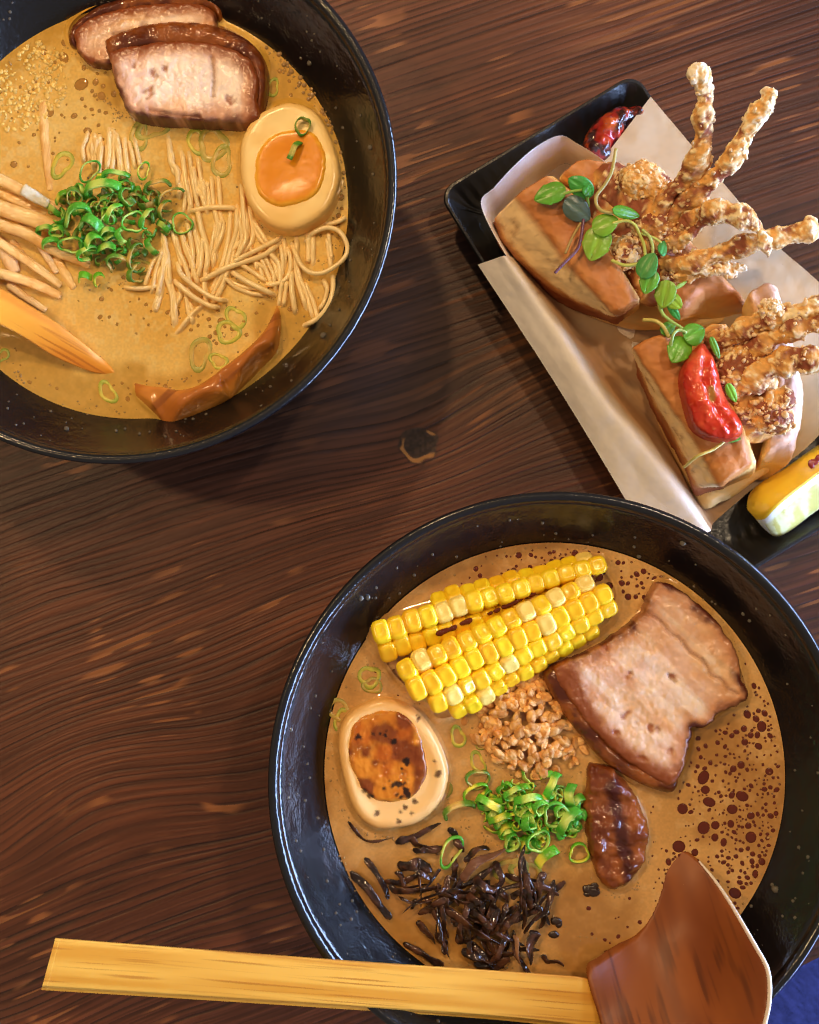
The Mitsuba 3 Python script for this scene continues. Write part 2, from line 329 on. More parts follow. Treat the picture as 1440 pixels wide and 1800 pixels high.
def meniscus(owner, polys, z, mat, w=.0024, h=.0011):
    """the broth climbing a little up the side of what floats in it"""
    ms = []
    for poly in polys:
        g = sg.Polygon(catmull(PP(poly, z + h)[:, :2], 160, True)).buffer(0); rows = []
        if g.geom_type != 'Polygon': g = max(g.geoms, key=lambda q: q.area)
        base_ = g.buffer(-.0012); o = np.array([base_.exterior.interpolate(i / 200, True).coords[0] for i in range(200)]); ex_ = g.exterior
        nx = np.gradient(np.vstack([o[-1:], o, o[:1]]), axis=0)[1:-1]; nx = np.c_[nx[:, 1], -nx[:, 0]]; nx /= np.linalg.norm(nx, axis=1, keepdims=True)
        if not sg.LinearRing(o).is_ccw: nx = -nx
        k = .6 + .8 * NZ(np.c_[o * 90, o[:, 0] * 0], 1, 7)[:, None]
        for u, zz in ((0, h * 1.5), (.0010, h * 1.15), (.0014, h * .75), (.0020, h * .35), (.0028, h * .1), (.0012 + w, -.0002)): rows.append(np.c_[o + nx * u * (.6 + .4 * k), (z + zz * k)[:, 0]])
        ms.append(grid(np.vstack(rows), 6, 200, cap=False)); ms[-1].faces = ms[-1].faces[:, ::-1] if ms[-1].face_normals[:, 2].mean() < 0 else ms[-1].faces
    part(owner, 'meniscus', join(ms), mat, kind='stuff')
def oil(owner, c, z, rad, regions, mat, seed, most):
    r = np.random.default_rng(seed); got = []
    for (px, py, sx, sy, n, r0, r1) in regions:
        tries = 0; k = 0
        while k < n and tries < n * 30:
            tries += 1
            x, y, _ = P(px + r.normal() * sx, py + r.normal() * sy, z)
            s = (r0 + (r1 - r0) * r.random() ** 2.6) * SC(z)
            if not inside(c, rad - s, x, y) or any((x - a) ** 2 + (y - b) ** 2 < (s + q) ** 2 * 1.02 for a, b, q in got): continue
            got.append((x, y, s)); k += 1
    got.sort(key=lambda g: -g[2]); small = []
    for i, (x, y, s) in enumerate(got):
        m = lens(x, y, z + .00004, s, r.uniform(.85, 1.18), r.uniform(0, 3.1))
        if i < most: part(owner, 'oil_drop', m, mat)
        else: small.append(m)
    if small: part(owner, 'fine_oil_drops', join(small), mat, kind='stuff')
oil(broth2, B2, Z2, .0885, [(1290, 1330, 45, 50, 95, 2, 12), (1300, 1440, 40, 50, 120, 1.5, 11), (1345, 1260, 18, 50, 34, 2, 11), (1230, 1400, 50, 60, 50, 1.5, 6), (1100, 1010, 60, 25, 60, 2, 8),
     (1000, 985, 70, 14, 45, 1.5, 7), (860, 1030, 70, 30, 20, 1.5, 7), (1190, 1035, 40, 25, 25, 3, 9), (1340, 1520, 30, 60, 40, 3, 12), (1180, 1560, 50, 60, 30, 1.5, 5), (940, 1080, 60, 30, 25, 2, 7),
     (1130, 1660, 60, 30, 25, 2, 6), (1200, 1520, 25, 12, 20, 2, 6), (720, 1200, 25, 25, 10, 1.5, 4), (1060, 1240, 40, 40, 10, 1.5, 4)], 'oil', 5, 290)
oil(broth1, B1, Z1, .0858, [(110, 140, 60, 45, 26, 3, 13), (60, 220, 40, 40, 22, 2, 8), (160, 230, 40, 40, 20, 2, 8), (170, 160, 20, 30, 12, 3, 12), (520, 420, 70, 60, 30, 2, 5), (330, 560, 80, 40, 30, 2, 5), (380, 570, 25, 14, 14, 3, 8),
     (300, 690, 60, 14, 26, 2, 5), (590, 300, 10, 90, 30, 2, 7), (240, 560, 60, 60, 18, 1.5, 4), (60, 640, 50, 30, 16, 1.5, 4), (500, 130, 40, 40, 20, 2, 6)], 'pale_oil', 6, 120)
def bubbles(owner, z, lines, seed, n=1.0, name='bubbles', mat='bubble', r0=.6, r1=2.3, sp=4):
    r = np.random.default_rng(seed); ms = []
    for pts in lines:
        q = catmull(np.array(pts, float), 200); L = np.linalg.norm(np.diff(q, axis=0), axis=1).sum()
        for i in range(int(L / 5 * n)):
            x = q[r.integers(200)] + r.normal(size=2) * sp; s = (r0 + (r1 - r0) * r.random() ** 2) * SC(z)
            ms.append(place(blob(s, 1, 0, 0, (1, 1, .9)), P(x[0], x[1], z + s * .1)))
    part(owner, name, join(ms), mat, kind='stuff')

# ------------------------------------------------------------------ soft foods by outline
def pork_slice(owner_label, face, rind, z, zb, marks, rind_line, pale, warm, seed, group=None, grooves=(), tilt=None, char=.5):
    t = thing('pork_slice', owner_label, 'pork', group)
    def dz(x, y, d):
        q = np.c_[x, y, np.full(len(x), z)]
        h = (NZ(q, 160, seed) - .5) * .0014 + (NZ(q, 600, seed + 3) - .5) * .0006
        for g in grooves: h -= .0012 * np.exp(-(nearline(q, g, z) / .0007) ** 2)
        if marks: h -= .0006 * np.exp(-(np.maximum(0, near(q, marks, z) + (NZ(q, 380, seed + 13) - .5) * .004) / .001) ** 2)
        return h + (tilt(x, y) if tilt else 0)
    m, d, b = pillow(face, z, zb, .0022, .00055, rough=.0022, rf=260, seed=seed, dz=dz); V = m.vertices
    n1, n2, n3 = NZ(V, 55, seed + 1), NZ(V, 220, seed + 2), NZ(V, 900, seed + 4, 2)
    c = mixc(pale, warm, sst(.42, .60, n1)); c = mixc(c, np.asarray(warm) * [.75, .5, .38], sst(.56, .72, NZ(V, 85, seed + 15)) * .35)
    c = mixc(c, (.80, .66, .52), sst(.55, .72, n2) * .45)
    c = c * (.86 + .28 * n3[:, None])
    c = mixc(c, (.46, .15, .035), .75 * (1 - sst(.0015, .0085, d + (n1 - .5) * .008))); c = mixc(c, (.075, .012, .006), .97 * (1 - sst(0, .0038, d + (n2 - .5) * .0065)))
    if marks: c = mixc(c, (.27, .06, .016), .85 * (1 - sst(.0003, .0022, near(V, marks, z) + (NZ(V, 380, seed + 13) - .5) * .0050)))
    fd = PP(grooves[0], z); fd = (fd[-1] - fd[0])[:2]; fd /= np.linalg.norm(fd); al, ac = V[:, :2] @ fd, V[:, 0] * -fd[1] + V[:, 1] * fd[0]
    fib = NZ(np.c_[al * 60, ac * 520, V[:, 2] * 0], 1, seed + 12); c = c * (.84 + .32 * fib[:, None]); lay = NZ(np.c_[al * 14, ac * 110, V[:, 2] * 0], 2, seed + 16); c = mixc(c, (.88, .74, .58), sst(.55, .7, lay) * .5 * sst(.002, .0065, d)); c = mixc(c, np.asarray(warm) * [.8, .55, .42], sst(.56, .7, 1 - lay) * .45)
    if rind_line is not None:
        q = nearline(V, rind_line, z) + (n2 - .5) * .004
        c = mixc(c, (.080, .013, .006), .95 * (1 - sst(.0009, .0042, q))); c = mixc(c, (.30, .075, .015), .6 * (1 - sst(.002, .0075, q)))
    for g in grooves: c = mixc(c, (.22, .07, .025), .55 * (1 - sst(.0002, .0009, nearline(V, g, z) + (n3 - .5) * .0008)))
    part(t, 'meat', m, 'wet_food', c)
    if rind:
        m, d, b = pillow(rind, z - .0012, zb, .0052, .0006, seed=seed + 20, dz=lambda x, y, d: (NZ(np.c_[x, y, x * 0], 240, seed + 8) - .5) * .0018 + (tilt(x, y) if tilt else 0)); V = m.vertices
        c = mixc((.085, .017, .005), (.27, .075, .012), sst(.32, .66, NZ(V, 130, seed + 9)))
        c = mixc(c, (.05, .010, .006), sst(.58, .74, NZ(V, 260, seed + 10)) * char * 1.4)
        part(t, 'rind', m, 'glazed_food', c, label=None)
    return t

# upper left bowl: two slices of pork
pork_slice('browned pork slice at the back of the upper left bowl, half behind another slice', [(128, 62), (140, 40), (175, 22), (230, 8), (300, 2), (355, 6), (378, 25), (372, 70), (300, 95), (200, 112), (160, 108), (138, 92)],
           [(116, 68), (124, 38), (160, 10), (215, -12), (290, -22), (365, -16), (388, 10), (382, 34), (368, 14), (300, 12), (230, 18), (170, 34), (140, 58), (132, 80)], .0565, .044,
           [(150, 98), (160, 104), (250, 45)], [(130, 72), (140, 45), (175, 24), (230, 12), (300, 6), (370, 10)], (.80, .58, .42), (.76, .46, .20), 31, grooves=[[(200, 60), (280, 50), (350, 45)]])
pork_slice('thick pork slice with amber rind lying on top in the upper left bowl', [(190, 92), (204, 84), (245, 76), (320, 68), (380, 74), (432, 96), (452, 135), (450, 170), (452, 206), (402, 213), (330, 209), (282, 206), (228, 197), (212, 172), (199, 132)],
           [(180, 70), (186, 62), (205, 52), (250, 38), (320, 31), (385, 40), (432, 62), (462, 96), (468, 132), (463, 172), (457, 209), (446, 204), (446, 150), (428, 106), (380, 84), (320, 78), (245, 86), (205, 98), (188, 96)], .0605, .045,
           [(268, 128), (276, 132), (288, 120), (256, 160), (264, 164), (245, 115), (410, 178), (405, 172), (262, 158), (236, 112)], [(188, 92), (205, 90), (245, 80), (320, 72), (380, 80), (430, 104), (452, 140), (450, 205)],
           (.86, .70, .58), (.82, .55, .34), 32, grooves=[[(372, 100), (376, 130), (374, 168)], [(262, 192), (300, 200), (350, 204)]])
# lower right bowl: the big slice and the glazed end piece
pork_slice('large pale pork slice with dark rind in the lower right bowl', [(976, 1186), (990, 1164), (1024, 1152), (1080, 1119), (1121, 1085), (1136, 1070), (1146, 1038), (1162, 1021), (1207, 1044), (1264, 1096), (1297, 1149), (1305, 1190), (1316, 1227),
            (1267, 1254), (1256, 1269), (1237, 1281), (1219, 1280), (1215, 1302), (1198, 1366), (1170, 1380), (1120, 1350), (1070, 1312), (1020, 1256)],
           [(957, 1190), (972, 1170), (992, 1166), (1004, 1184), (1035, 1250), (1082, 1310), (1130, 1344), (1176, 1366), (1196, 1372), (1182, 1397), (1125, 1379), (1065, 1342), (1024, 1297), (982, 1241)], .0635, .050,
           [(1106, 1190), (1110, 1192), (1108, 1186), (1063, 1139), (1066, 1143), (1120, 1271), (1100, 1255), (1085, 1290), (1144, 1280), (1130, 1332), (1124, 1330), (1182, 1187), (1156, 1280), (1174, 1320)],
           [(985, 1172), (1004, 1196), (1035, 1258), (1082, 1318), (1130, 1350), (1190, 1378)], (.76, .54, .38), (.70, .42, .22), 33,
           grooves=[[(1138, 1078), (1160, 1090), (1178, 1112), (1196, 1123), (1214, 1146), (1238, 1163), (1252, 1186), (1270, 1196), (1282, 1212), (1296, 1220)], [(1176, 1186), (1180, 1192), (1188, 1199)]])
t = thing('pork_slice', 'small dark glazed pork end piece standing up beside the scallions', 'pork')
m, d, b = pillow([(1040, 1352), (1032, 1400), (1031, 1440), (1036, 1487), (1048, 1537), (1065, 1556), (1098, 1563), (1127, 1529), (1141, 1487), (1133, 1433), (1108, 1383), (1080, 1356)],   .0608, .049, .0050, .0006, rough=.006, rf=170, seed=41,
                 dz=lambda x, y, d: (NZ(np.c_[x, y, x * 0], 170, 42) - .5) * .0062)
V = m.vertices; q = nearline(V, [(1075, 1380), (1085, 1430), (1100, 1490), (1105, 1545)], .06); c = mixc((.14, .030, .008), (.30, .085, .016), sst(.35, .7, NZ(V, 120, 43)))
c = mixc(c, (.055, .012, .010), (1 - sst(.0008, .0042, q + (NZ(V, 300, 44) - .5) * .005)) * .95); part(t, 'meat', m, 'glazed_food', c)

def egg(label, outline, yolk, z, zb, white, yel, seed, char=(), dip=0.0):
    t = thing('egg_half', label, 'egg')
    m, d, b = pillow(outline, z, zb, .0034, .0006, seed=seed, dz=lambda x, y, d: dip * sst(.003, .008, d) * -1 + (NZ(np.c_[x, y, x * 0], 90, seed) - .5) * .0006); V = m.vertices
    n1 = NZ(V, 60, seed + 1)
    c = mixc(white, np.asarray(white) * [.93, .78, .55], sst(.3, .7, n1) * .8); c = mixc(c, np.asarray(white) * [.80, .60, .36], .7 * (1 - sst(0, .004, d)))
    if char: c = mixc(c, (.07, .022, .008), .9 * (1 - sst(.0003, .0011, near(V, char, z) + (NZ(V, 500, seed + 5) - .5) * .004)))
    part(t, 'white', m, 'smooth_food', c)
    m, d, b = pillow(yolk, z + .0012 - dip, z - .004, .0022, .0005, rough=.0014, rf=240, seed=seed + 2, dz=lambda x, y, d: -.0004 * sst(.003, .011, d) + (NZ(np.c_[x, y, x * 0], 330, seed + 7) - .5) * (.0009 if char else .00010)); V = m.vertices
    n1, n2 = NZ(V, 130, seed + 3), NZ(V, 520, seed + 4)
    c = mixc(yel[0], yel[1], sst(.35, .7, n1)) * (.9 + .2 * NZ(V, 60, seed + 8)[:, None]); c = mixc(c, yel[2], (1 - sst(0, .0028, d + (n2 - .5) * .003)) * .85)
    if char:
        c = mixc(c, (.17, .032, .006), sst(.42, .60, NZ(V, 130, seed + 6)) * .9)
        c = mixc(c, (.012, .005, .004), .96 * (1 - sst(.0003, .0012, near(V, char, z) + (NZ(V, 420, seed + 11) - .5) * .0058)))
    part(t, 'yolk', m, 'glazed_food' if char else 'smooth_food', c)
egg('halved egg with bright orange jammy yolk in the upper left bowl', [(420, 285), (424, 240), (448, 202), (488, 181), (520, 178), (555, 194), (580, 235), (597, 290), (594, 330), (575, 370), (540, 395), (505, 404), (470, 393), (440, 362), (425, 325)],
    [(446, 300), (454, 262), (480, 236), (515, 225), (550, 232), (570, 262), (573, 295), (560, 335), (530, 355), (495, 362), (465, 352), (450, 330)], .0590, .044, (.90, .67, .28), ((.74, .25, .004), (.78, .28, .006), (.86, .46, .04)), 51)
egg('halved egg with torched and charred yolk in the lower right bowl', [(593, 1308), (606, 1262), (639, 1238), (677, 1228), (718, 1242), (752, 1275), (777, 1321), (788, 1367), (775, 1410), (745, 1442), (710, 1456), (660, 1458), (627, 1433), (606, 1383)],
    [(610, 1312), (622, 1268), (660, 1250), (702, 1250), (735, 1279), (747, 1317), (752, 1355), (738, 1390), (710, 1408), (665, 1410), (636, 1388), (618, 1352)], .0620, .048, (.87, .57, .23), ((.46, .105, .008), (.58, .19, .014), (.60, .25, .03)), 52,
    char=[(680, 1285), (684, 1300), (679, 1292), (666, 1289), (688, 1305), (630, 1297), (712, 1340), (706, 1350), (708, 1362), (695, 1368), (690, 1380), (700, 1378), (712, 1388), (704, 1402), (698, 1396), (720, 1400), (684, 1372), (716, 1376), (676, 1386), (735, 1262), (640, 1390), (648, 1400),
          (704, 1428), (714, 1420), (700, 1440), (662, 1430), (770, 1360), (766, 1340), (722, 1430), (730, 1410)], dip=.0008)

meniscus(broth1, [[(116, 68), (124, 38), (160, 10), (215, -12), (290, -22), (365, -16), (388, 10), (378, 60), (300, 95), (200, 112), (160, 108), (138, 92)], [(180, 70), (205, 52), (250, 38), (320, 31), (385, 40), (432, 62), (462, 96), (468, 132), (463, 172), (457, 209), (402, 213), (330, 209), (282, 206), (228, 197), (212, 172), (199, 132)],
    [(420, 285), (424, 240), (448, 202), (488, 181), (520, 178), (555, 194), (580, 235), (597, 290), (594, 330), (575, 370), (540, 395), (505, 404), (470, 393), (440, 362), (425, 325)], [(237, 674), (266, 690), (314, 687), (346, 679), (391, 650), (440, 608), (464, 584), (488, 533), (494, 560), (487, 620), (464, 647), (398, 707), (324, 744), (298, 751), (270, 728), (242, 702)]], Z1, 'broth_gold')
meniscus(broth2, [[(957, 1190), (972, 1170), (990, 1164), (1024, 1152), (1080, 1119), (1121, 1085), (1136, 1070), (1146, 1038), (1162, 1021), (1207, 1044), (1264, 1096), (1297, 1149), (1316, 1227), (1267, 1254), (1237, 1281), (1219, 1280), (1215, 1302), (1198, 1366), (1182, 1397), (1125, 1379), (1065, 1342), (1024, 1297), (982, 1241)],
    [(1040, 1352), (1032, 1400), (1031, 1440), (1036, 1487), (1048, 1537), (1065, 1556), (1098, 1563), (1127, 1529), (1141, 1487), (1133, 1433), (1108, 1383), (1080, 1356)], [(593, 1308), (606, 1262), (639, 1238), (677, 1228), (718, 1242), (752, 1275), (777, 1321), (788, 1367), (775, 1410), (745, 1442), (710, 1456), (660, 1458), (627, 1433), (606, 1383)],
    [(652, 1112), (660, 1096), (850, 1036), (1050, 980), (1066, 1000), (1088, 1050), (1050, 1115), (800, 1262), (745, 1235), (700, 1200), (668, 1156)]], Z2, 'broth_brown')

# ------------------------------------------------------------------ noodles
NC3 = lambda L: [(280 + x / 4, 300 + y / 4) for x, y in L]
NC2 = lambda L: [(x / 4, 250 + y / 4) for x, y in L]
low = [NC3(l) for l in [[(210, 100), (225, 180), (215, 260)], [(270, 130), (300, 180), (320, 240)], [(140, 30), (150, 90), (140, 150)], [(420, 100), (425, 170), (430, 230)], [(430, 300), (450, 400), (420, 500), (380, 590), (370, 640)], [(500, 310), (490, 450), (460, 600), (420, 720), (380, 820)],
    [(640, 300), (660, 420), (640, 520), (560, 600)], [(280, 330), (300, 420), (330, 520), (340, 620), (330, 690)], [(120, 480), (140, 570), (180, 660), (210, 760), (220, 790)], [(80, 380), (100, 460), (130, 560), (150, 640)], [(40, 500), (60, 600), (70, 700), (75, 760)], [(40, 680), (30, 780), (10, 880), (-20, 960)],
    [(60, 780), (90, 880), (95, 980), (100, 1040)], [(150, 840), (150, 880), (120, 940)], [(470, 760), (540, 820), (640, 860), (700, 870)], [(610, 680), (700, 740)], [(860, 560), (870, 640), (860, 720)], [(790, 590), (840, 660), (850, 750)], [(700, 410), (750, 490)], [(960, 560), (960, 650), (970, 760), (1000, 860), (1020, 920)],
    [(990, 760), (1030, 850), (1060, 960)], [(1080, 500), (1080, 600)], [(1190, 540), (1200, 620)], [(300, 960), (240, 1010), (180, 1080), (150, 1120)], [(400, 890), (450, 790), (470, 730)], [(720, 620), (770, 740)], [(340, 120), (350, 200)], [(545, 330), (540, 430), (500, 560), (470, 690)],
    [(390, 420), (370, 520), (350, 640)], [(600, 300), (620, 420), (600, 520)], [(330, 700), (320, 790), (330, 850)], [(690, 400), (720, 470), (760, 520)], [(250, 420), (270, 520), (280, 600), (270, 680)], [(10, 600), (-20, 700), (-40, 800)], [(205, 860), (215, 930), (230, 970)], [(650, 560), (700, 640), (720, 720)], [(760, 640), (800, 720), (810, 780)], [(890, 830), (880, 900)]]]
low += [NC2(l) for l in [[(600, -10), (580, 50), (585, 90)], [(710, 60), (700, 180)], [(752, 60), (750, 190)], [(800, 0), (800, 100), (790, 180)], [(830, 0), (850, 100), (860, 190)], [(880, 0), (890, 100), (905, 190)], [(920, 40), (940, 130)], [(650, 50), (655, 110)], [(1210, 100), (1220, 200), (1260, 250), (1270, 340)],
    [(1340, 150), (1360, 300), (1390, 440)], [(1400, 170), (1420, 300)], [(1120, 780), (1060, 880), (1030, 980)], [(1160, 760), (1150, 900), (1120, 1050)]]]
mid = [NC3(l) for l in [[(580, 100), (590, 250), (600, 400), (610, 480), (560, 580), (520, 630)], [(310, 460), (300, 560), (290, 660), (260, 780)], [(170, 480), (210, 580), (240, 680), (230, 770)], [(930, 700), (930, 800), (940, 900), (960, 1020)], [(1150, 760), (1180, 830), (1160, 920), (1120, 980)], [(1160, 380), (1250, 360), (1310, 330)], [(880, 520), (920, 600), (920, 700), (880, 770), (800, 800), (740, 800)],
    [(190, 290), (350, 260), (470, 258), (550, 265)]]] + [NC2([(870, 1020), (1000, 1028), (1140, 1005)])]
low += [[(x + dx, y + dy) for x, y in L] for L, dx, dy in zip(low, rng.uniform(-13, 13, 200), rng.uniform(-16, 16, 200))]
high = [NC3(l) for l in [[(860, 470), (760, 520), (640, 580), (560, 620), (520, 650)], [(870, 490), (740, 590), (600, 640), (480, 680), (360, 740), (270, 790)], [(130, 650), (150, 720), (220, 790), (320, 860), (400, 900), (480, 915)], [(100, 770), (180, 840), (260, 900), (360, 950), (420, 960)], [(510, 710), (600, 770), (700, 820), (820, 880)],
    [(1030, 500), (1080, 440), (1180, 400), (1270, 430), (1320, 520), (1310, 600), (1240, 670), (1140, 720), (1050, 710), (990, 650), (950, 560), (930, 510)], [(1220, 720), (1220, 850), (1180, 960), (1110, 1040), (1000, 1100)]]]
HL = ['upper of the two long noodles crossing the tangle on a slant', 'lower and longest of the two noodles crossing the tangle on a slant', 'curved noodle sweeping low across the left part of the tangle, the upper of two', 'curved noodle sweeping low across the left part of the tangle, the lower of two',
      'straight noodle slanting down towards the tip of the sunken ladle scoop', 'noodle curled in a large open loop below the egg beside the bowl wall', 'long noodle bending along the bowl wall below the loop']; hi = 0
for lvl, group_ in ((0.0, low), (.0008, mid), (.0022, high)):
    for L in group_:
        L = np.array(L, float)
        if lvl == 0: a0, a1 = L[0] - L[1], L[-1] - L[-2]; L = np.vstack([L[0] + a0 / np.hypot(*a0) * rng.uniform(8, 26), L, L[-1] + a1 / np.hypot(*a1) * rng.uniform(8, 26)])
        n = max(18, len(L) * 9); q = catmull(L, n); s = np.linspace(0, 1, n)
        arch = sst(0, .20 if lvl == 0 else .14, np.minimum(s, 1 - s))
        zz = Z1 - .0014 + lvl * (.3 + .7 * arch) + .0022 * arch + rng.uniform(-.0008, .0005) + .0004 * np.sin(s * 9 + rng.uniform(0, 6))
        m = tube(np.array([P(a, b, z) for (a, b), z in zip(q, zz)]), rng.uniform(.00092, .0012), 8)
        if lvl == .0022: single('noodle', HL[hi], 'noodle', m, 'smooth_food', mixc(np.array((.88, .70, .35)), (.78, .54, .21), NZ(m.vertices, 150, 3))); hi += 1; continue
        single('noodle', 'thin pale yellow noodle in the tangle of the upper left bowl', 'noodle', m, 'smooth_food', mixc(np.array((.88, .69, .33)) * rng.uniform(.9, 1.08), (.78, .52, .19), NZ(m.vertices, 150, 3)), group='noodles in the upper left bowl')

# ------------------------------------------------------------------ bamboo shoot strips
menma = [([(-30, 300), (45, 338), (104, 366)], 22, .004), ([(-40, 352), (60, 386), (108, 402)], 30, .006), ([(-40, 385), (40, 408), (90, 438), (157, 466)], 20, .008), ([(-40, 400), (50, 460), (106, 501)], 17, .007), ([(-40, 470), (50, 495), (106, 520)], 20, .005),
         ([(15, 500), (50, 525), (80, 545)], 14, .002), ([(8, 436), (16, 456), (26, 478)], 28, .004), ([(72, 432), (86, 456), (100, 478)], 14, .003), ([(98, 455), (118, 488), (130, 506)], 18, .001), ([(76, 180), (80, 250), (86, 300), (90, 334)], 19, .0001), ([(-20, 330), (30, 352), (80, 376)], 18, .001), ([(-20, 430), (10, 440), (40, 446)], 22, .002), ([(20, 425), (34, 440), (44, 452)], 14, .001), ([(40, 332), (62, 346), (84, 358)], 22, .0095)]
for i, (L, w, h) in enumerate(menma):
    n = 26; q = catmull(np.array(L, float), n); s = np.linspace(0, 1, n); zz = Z1 + h * (.9 - .55 * s) - .0004
    m = tube(np.array([P(a, b, z) for (a, b), z in zip(q, zz)]), w / 2 * SC(Z1) * (1 - .25 * s ** 3), 12, flat=.42, twist=rng.uniform(-.4, .4)); displace(m, .0008, 300, i)
    base = (.80, .53, .20) if i not in (6, 7, 13) else (.84, .62, .34)
    if i == 13: base = (.72, .66, .45)
    m_c = mixc(np.array(base), np.array(base) * [.85, .7, .5], sst(.35, .65, NZ(m.vertices * [1, 1, .3], 260, i)))
    lab = 'tan bamboo shoot strip lying at the left side of the upper left bowl'
    ML = {0: 'bamboo shoot strip uppermost in the left pile, under the whitish tip', 1: 'thickest bamboo shoot strip of the left pile, running towards the scallion heap', 2: 'bamboo shoot strip that reaches farthest right beneath the scallion heap', 3: 'long slanting bamboo shoot strip in the middle of the left pile', 4: 'bamboo shoot strip lying nearly level just above the ladle handle',
          5: 'lowest short bamboo shoot strip beside the ladle handle', 6: 'short broad pale bamboo shoot piece pointing down in the left pile', 7: 'thin upright bamboo shoot strip below the scallion heap, the left of two', 8: 'thin upright bamboo shoot strip below the scallion heap, the right of two'}
    if i in ML: single('bamboo_shoot_strip', ML[i], 'bamboo shoot', m, 'wet_food', m_c); continue
    if i == 13: single('bamboo_shoot_strip', 'short whitish bamboo shoot tip on top of the strips', 'bamboo shoot', m, 'wet_food', m_c)
    elif i == 9: single('bamboo_shoot_strip', 'bamboo shoot strip sunk upright in broth above the other strips', 'bamboo shoot', m, 'wet_food', m_c)
    else: single('bamboo_shoot_strip', lab, 'bamboo shoot', m, 'wet_food', m_c, group='bamboo shoot strips in the upper left bowl')

# ------------------------------------------------------------------ scallions
def scallion_mesh(r, h, wall, el, cut, seed, wave=.08):
    """a slice of a hollow green onion: a thin ring, squashed, sometimes split open (cut)"""
    n = 30; a = np.linspace(0, 2 * np.pi * (1 - cut), n, endpoint=cut > 0)
    wob = 1 + .16 * np.sin(2 * a + seed) + .09 * np.sin(3 * a + 2 * seed)
    ro, ri = r * wob, r * wob - wall; rows = []
    for rr, z in ((ro, -h / 2), (ro * 1.02, 0), (ro, h / 2), (ri, h / 2), (ri * .98, 0), (ri, -h / 2)):
        rows.append(np.stack([rr * np.cos(a) * el, rr * np.sin(a) / el, z + wave * h * np.sin(3 * a + seed)], 1))
    v = np.array(rows).transpose(1, 0, 2)
    m = grid((np.concatenate([v, v[:1]]) if cut == 0 else v).reshape(-1, 3), n + (cut == 0), 6, cap=cut > 0)
    return m
def scallion(px, py, z, rpx, h, tilt, az, cut, tone, label, group, el=1.15, wl=.17, fade=None):
    r = rpx * SC(z); seed = rng.uniform(0, 6)
    m = scallion_mesh(r, h, max(.0006, r * wl), el, cut, seed, .08 if tilt > .2 else 0); Rm = rotm(0, 0, az) @ rotm(tilt, 0, 0); V0 = m.vertices.copy()
    m = place(m, P(px, py, z), Rm)
    rad = np.hypot(V0[:, 0], V0[:, 1]) / r
    c = mixc(np.array((.50, .66, .13)), np.array((.075, .38, .03)), sst(.78, .99, rad)); c = c * (.85 + .3 * NZ(V0 + seed, 300, 2)[:, None]) * np.asarray(tone)
    if fade is not None: c = mixc(c, fade, np.full(len(c), .5))
    single('scallion_slice', label, 'scallion', m, 'leaf_green', c, smooth=True, group=group)
LA, GA_ = 'bright green scallion slice in the heap of the upper left bowl', 'scallion heap in the upper left bowl'
bright, olive, lime = (1, 1, 1), (1.25, .62, .8), (1.5, 1.05, .6)
hand1 = [(157, 300, 22, .0028, .5, .9, 0, bright), (205, 315, 26, .004, 1.0, .2, .25, bright), (180, 335, 34, .006, 1.25, 0, .45, bright), (252, 300, 16, .002, .4, 1.2, 0, lime), (140, 385, 34, .006, 1.0, .4, .5, bright), (162, 400, 30, .007, 1.2, -.4, .4, bright), (235, 390, 24, .0025, .35, 1.3, 0, bright), (262, 385, 22, .004, 1.1, 1.2, .5, bright),
         (200, 375, 20, .004, 1.2, .9, .5, bright), (188, 410, 14, .005, .9, .3, 0, bright), (125, 430, 22, .003, .7, .4, 0, bright), (155, 445, 20, .004, 1.0, .7, .3, bright), (165, 425, 20, .006, 1.2, .5, .3, bright), (188, 438, 16, .006, 1.0, .2, .5, bright), (92, 435, 26, .004, 1.2, .3, .6, bright), (80, 405, 16, .004, 1.1, .1, .4, bright), (100, 408, 13, .004, .8, .3, 0, bright),
         (218, 418, 20, .004, 1.2, 2.0, .6, bright), (320, 393, 23, .0028, .35, .4, 0, bright), (300, 350, 26, .003, .5, .5, .3, olive), (280, 330, 24, .004, .9, .2, .4, olive), (210, 465, 26, .004, .9, .2, .4, olive), (240, 455, 26, .004, .8, 1.2, .3, olive), (240, 480, 22, .004, 1.1, 1.4, .3, olive), (150, 490, 16, .005, 1.2, .1, .5, lime), (175, 492, 15, .004, .9, .6, .4, lime), (130, 345, 18, .006, .8, .4, 0, olive),
         (112, 350, 18, .004, 1.2, .5, .5, lime), (290, 370, 18, .004, .9, 1.1, .4, olive), (225, 345, 20, .004, .9, 1.3, .3, bright), (212, 330, 12, .006, 1.1, 1.4, .6, lime), (182, 312, 10, .008, 1.3, 1.5, .6, lime)]
for (x, y, r, h, tl, az, cut, tone) in hand1:
    dd = math.hypot((x - 185) / 130, (y - 390) / 100); z = Z1 + .0025 + .0085 * max(0, 1 - dd) + rng.uniform(0, .0015)
    own = {(320, 393): 'scallion ring resting on noodles, farthest right of the upper heap', (157, 300): 'scallion ring at the top left of the upper heap', (92, 435): 'scallion strip farthest left of the upper heap, lying on bamboo shoot'}.get((x, y))
    scallion(x, y, z, r * .82, h * .62, tl, az, cut, np.array(tone) * rng.uniform(.85, 1.15), own or LA, None if own else GA_)
for i in range(84):
    th, q = rng.uniform(0, 6.28), rng.random() ** .6; x, y = 190 + 105 * q * math.cos(th), 388 + 80 * q * math.sin(th)
    scallion(x, y, Z1 + .0005 + .0065 * (1 - q) + rng.uniform(0, .002), rng.uniform(7, 15), rng.uniform(.0014, .0036), rng.uniform(.2, 1.3), rng.uniform(0, 6), rng.choice([0, .4, .55]), np.array(bright if rng.random() < .6 else olive) * rng.uniform(.7, 1.1), LA, GA_)
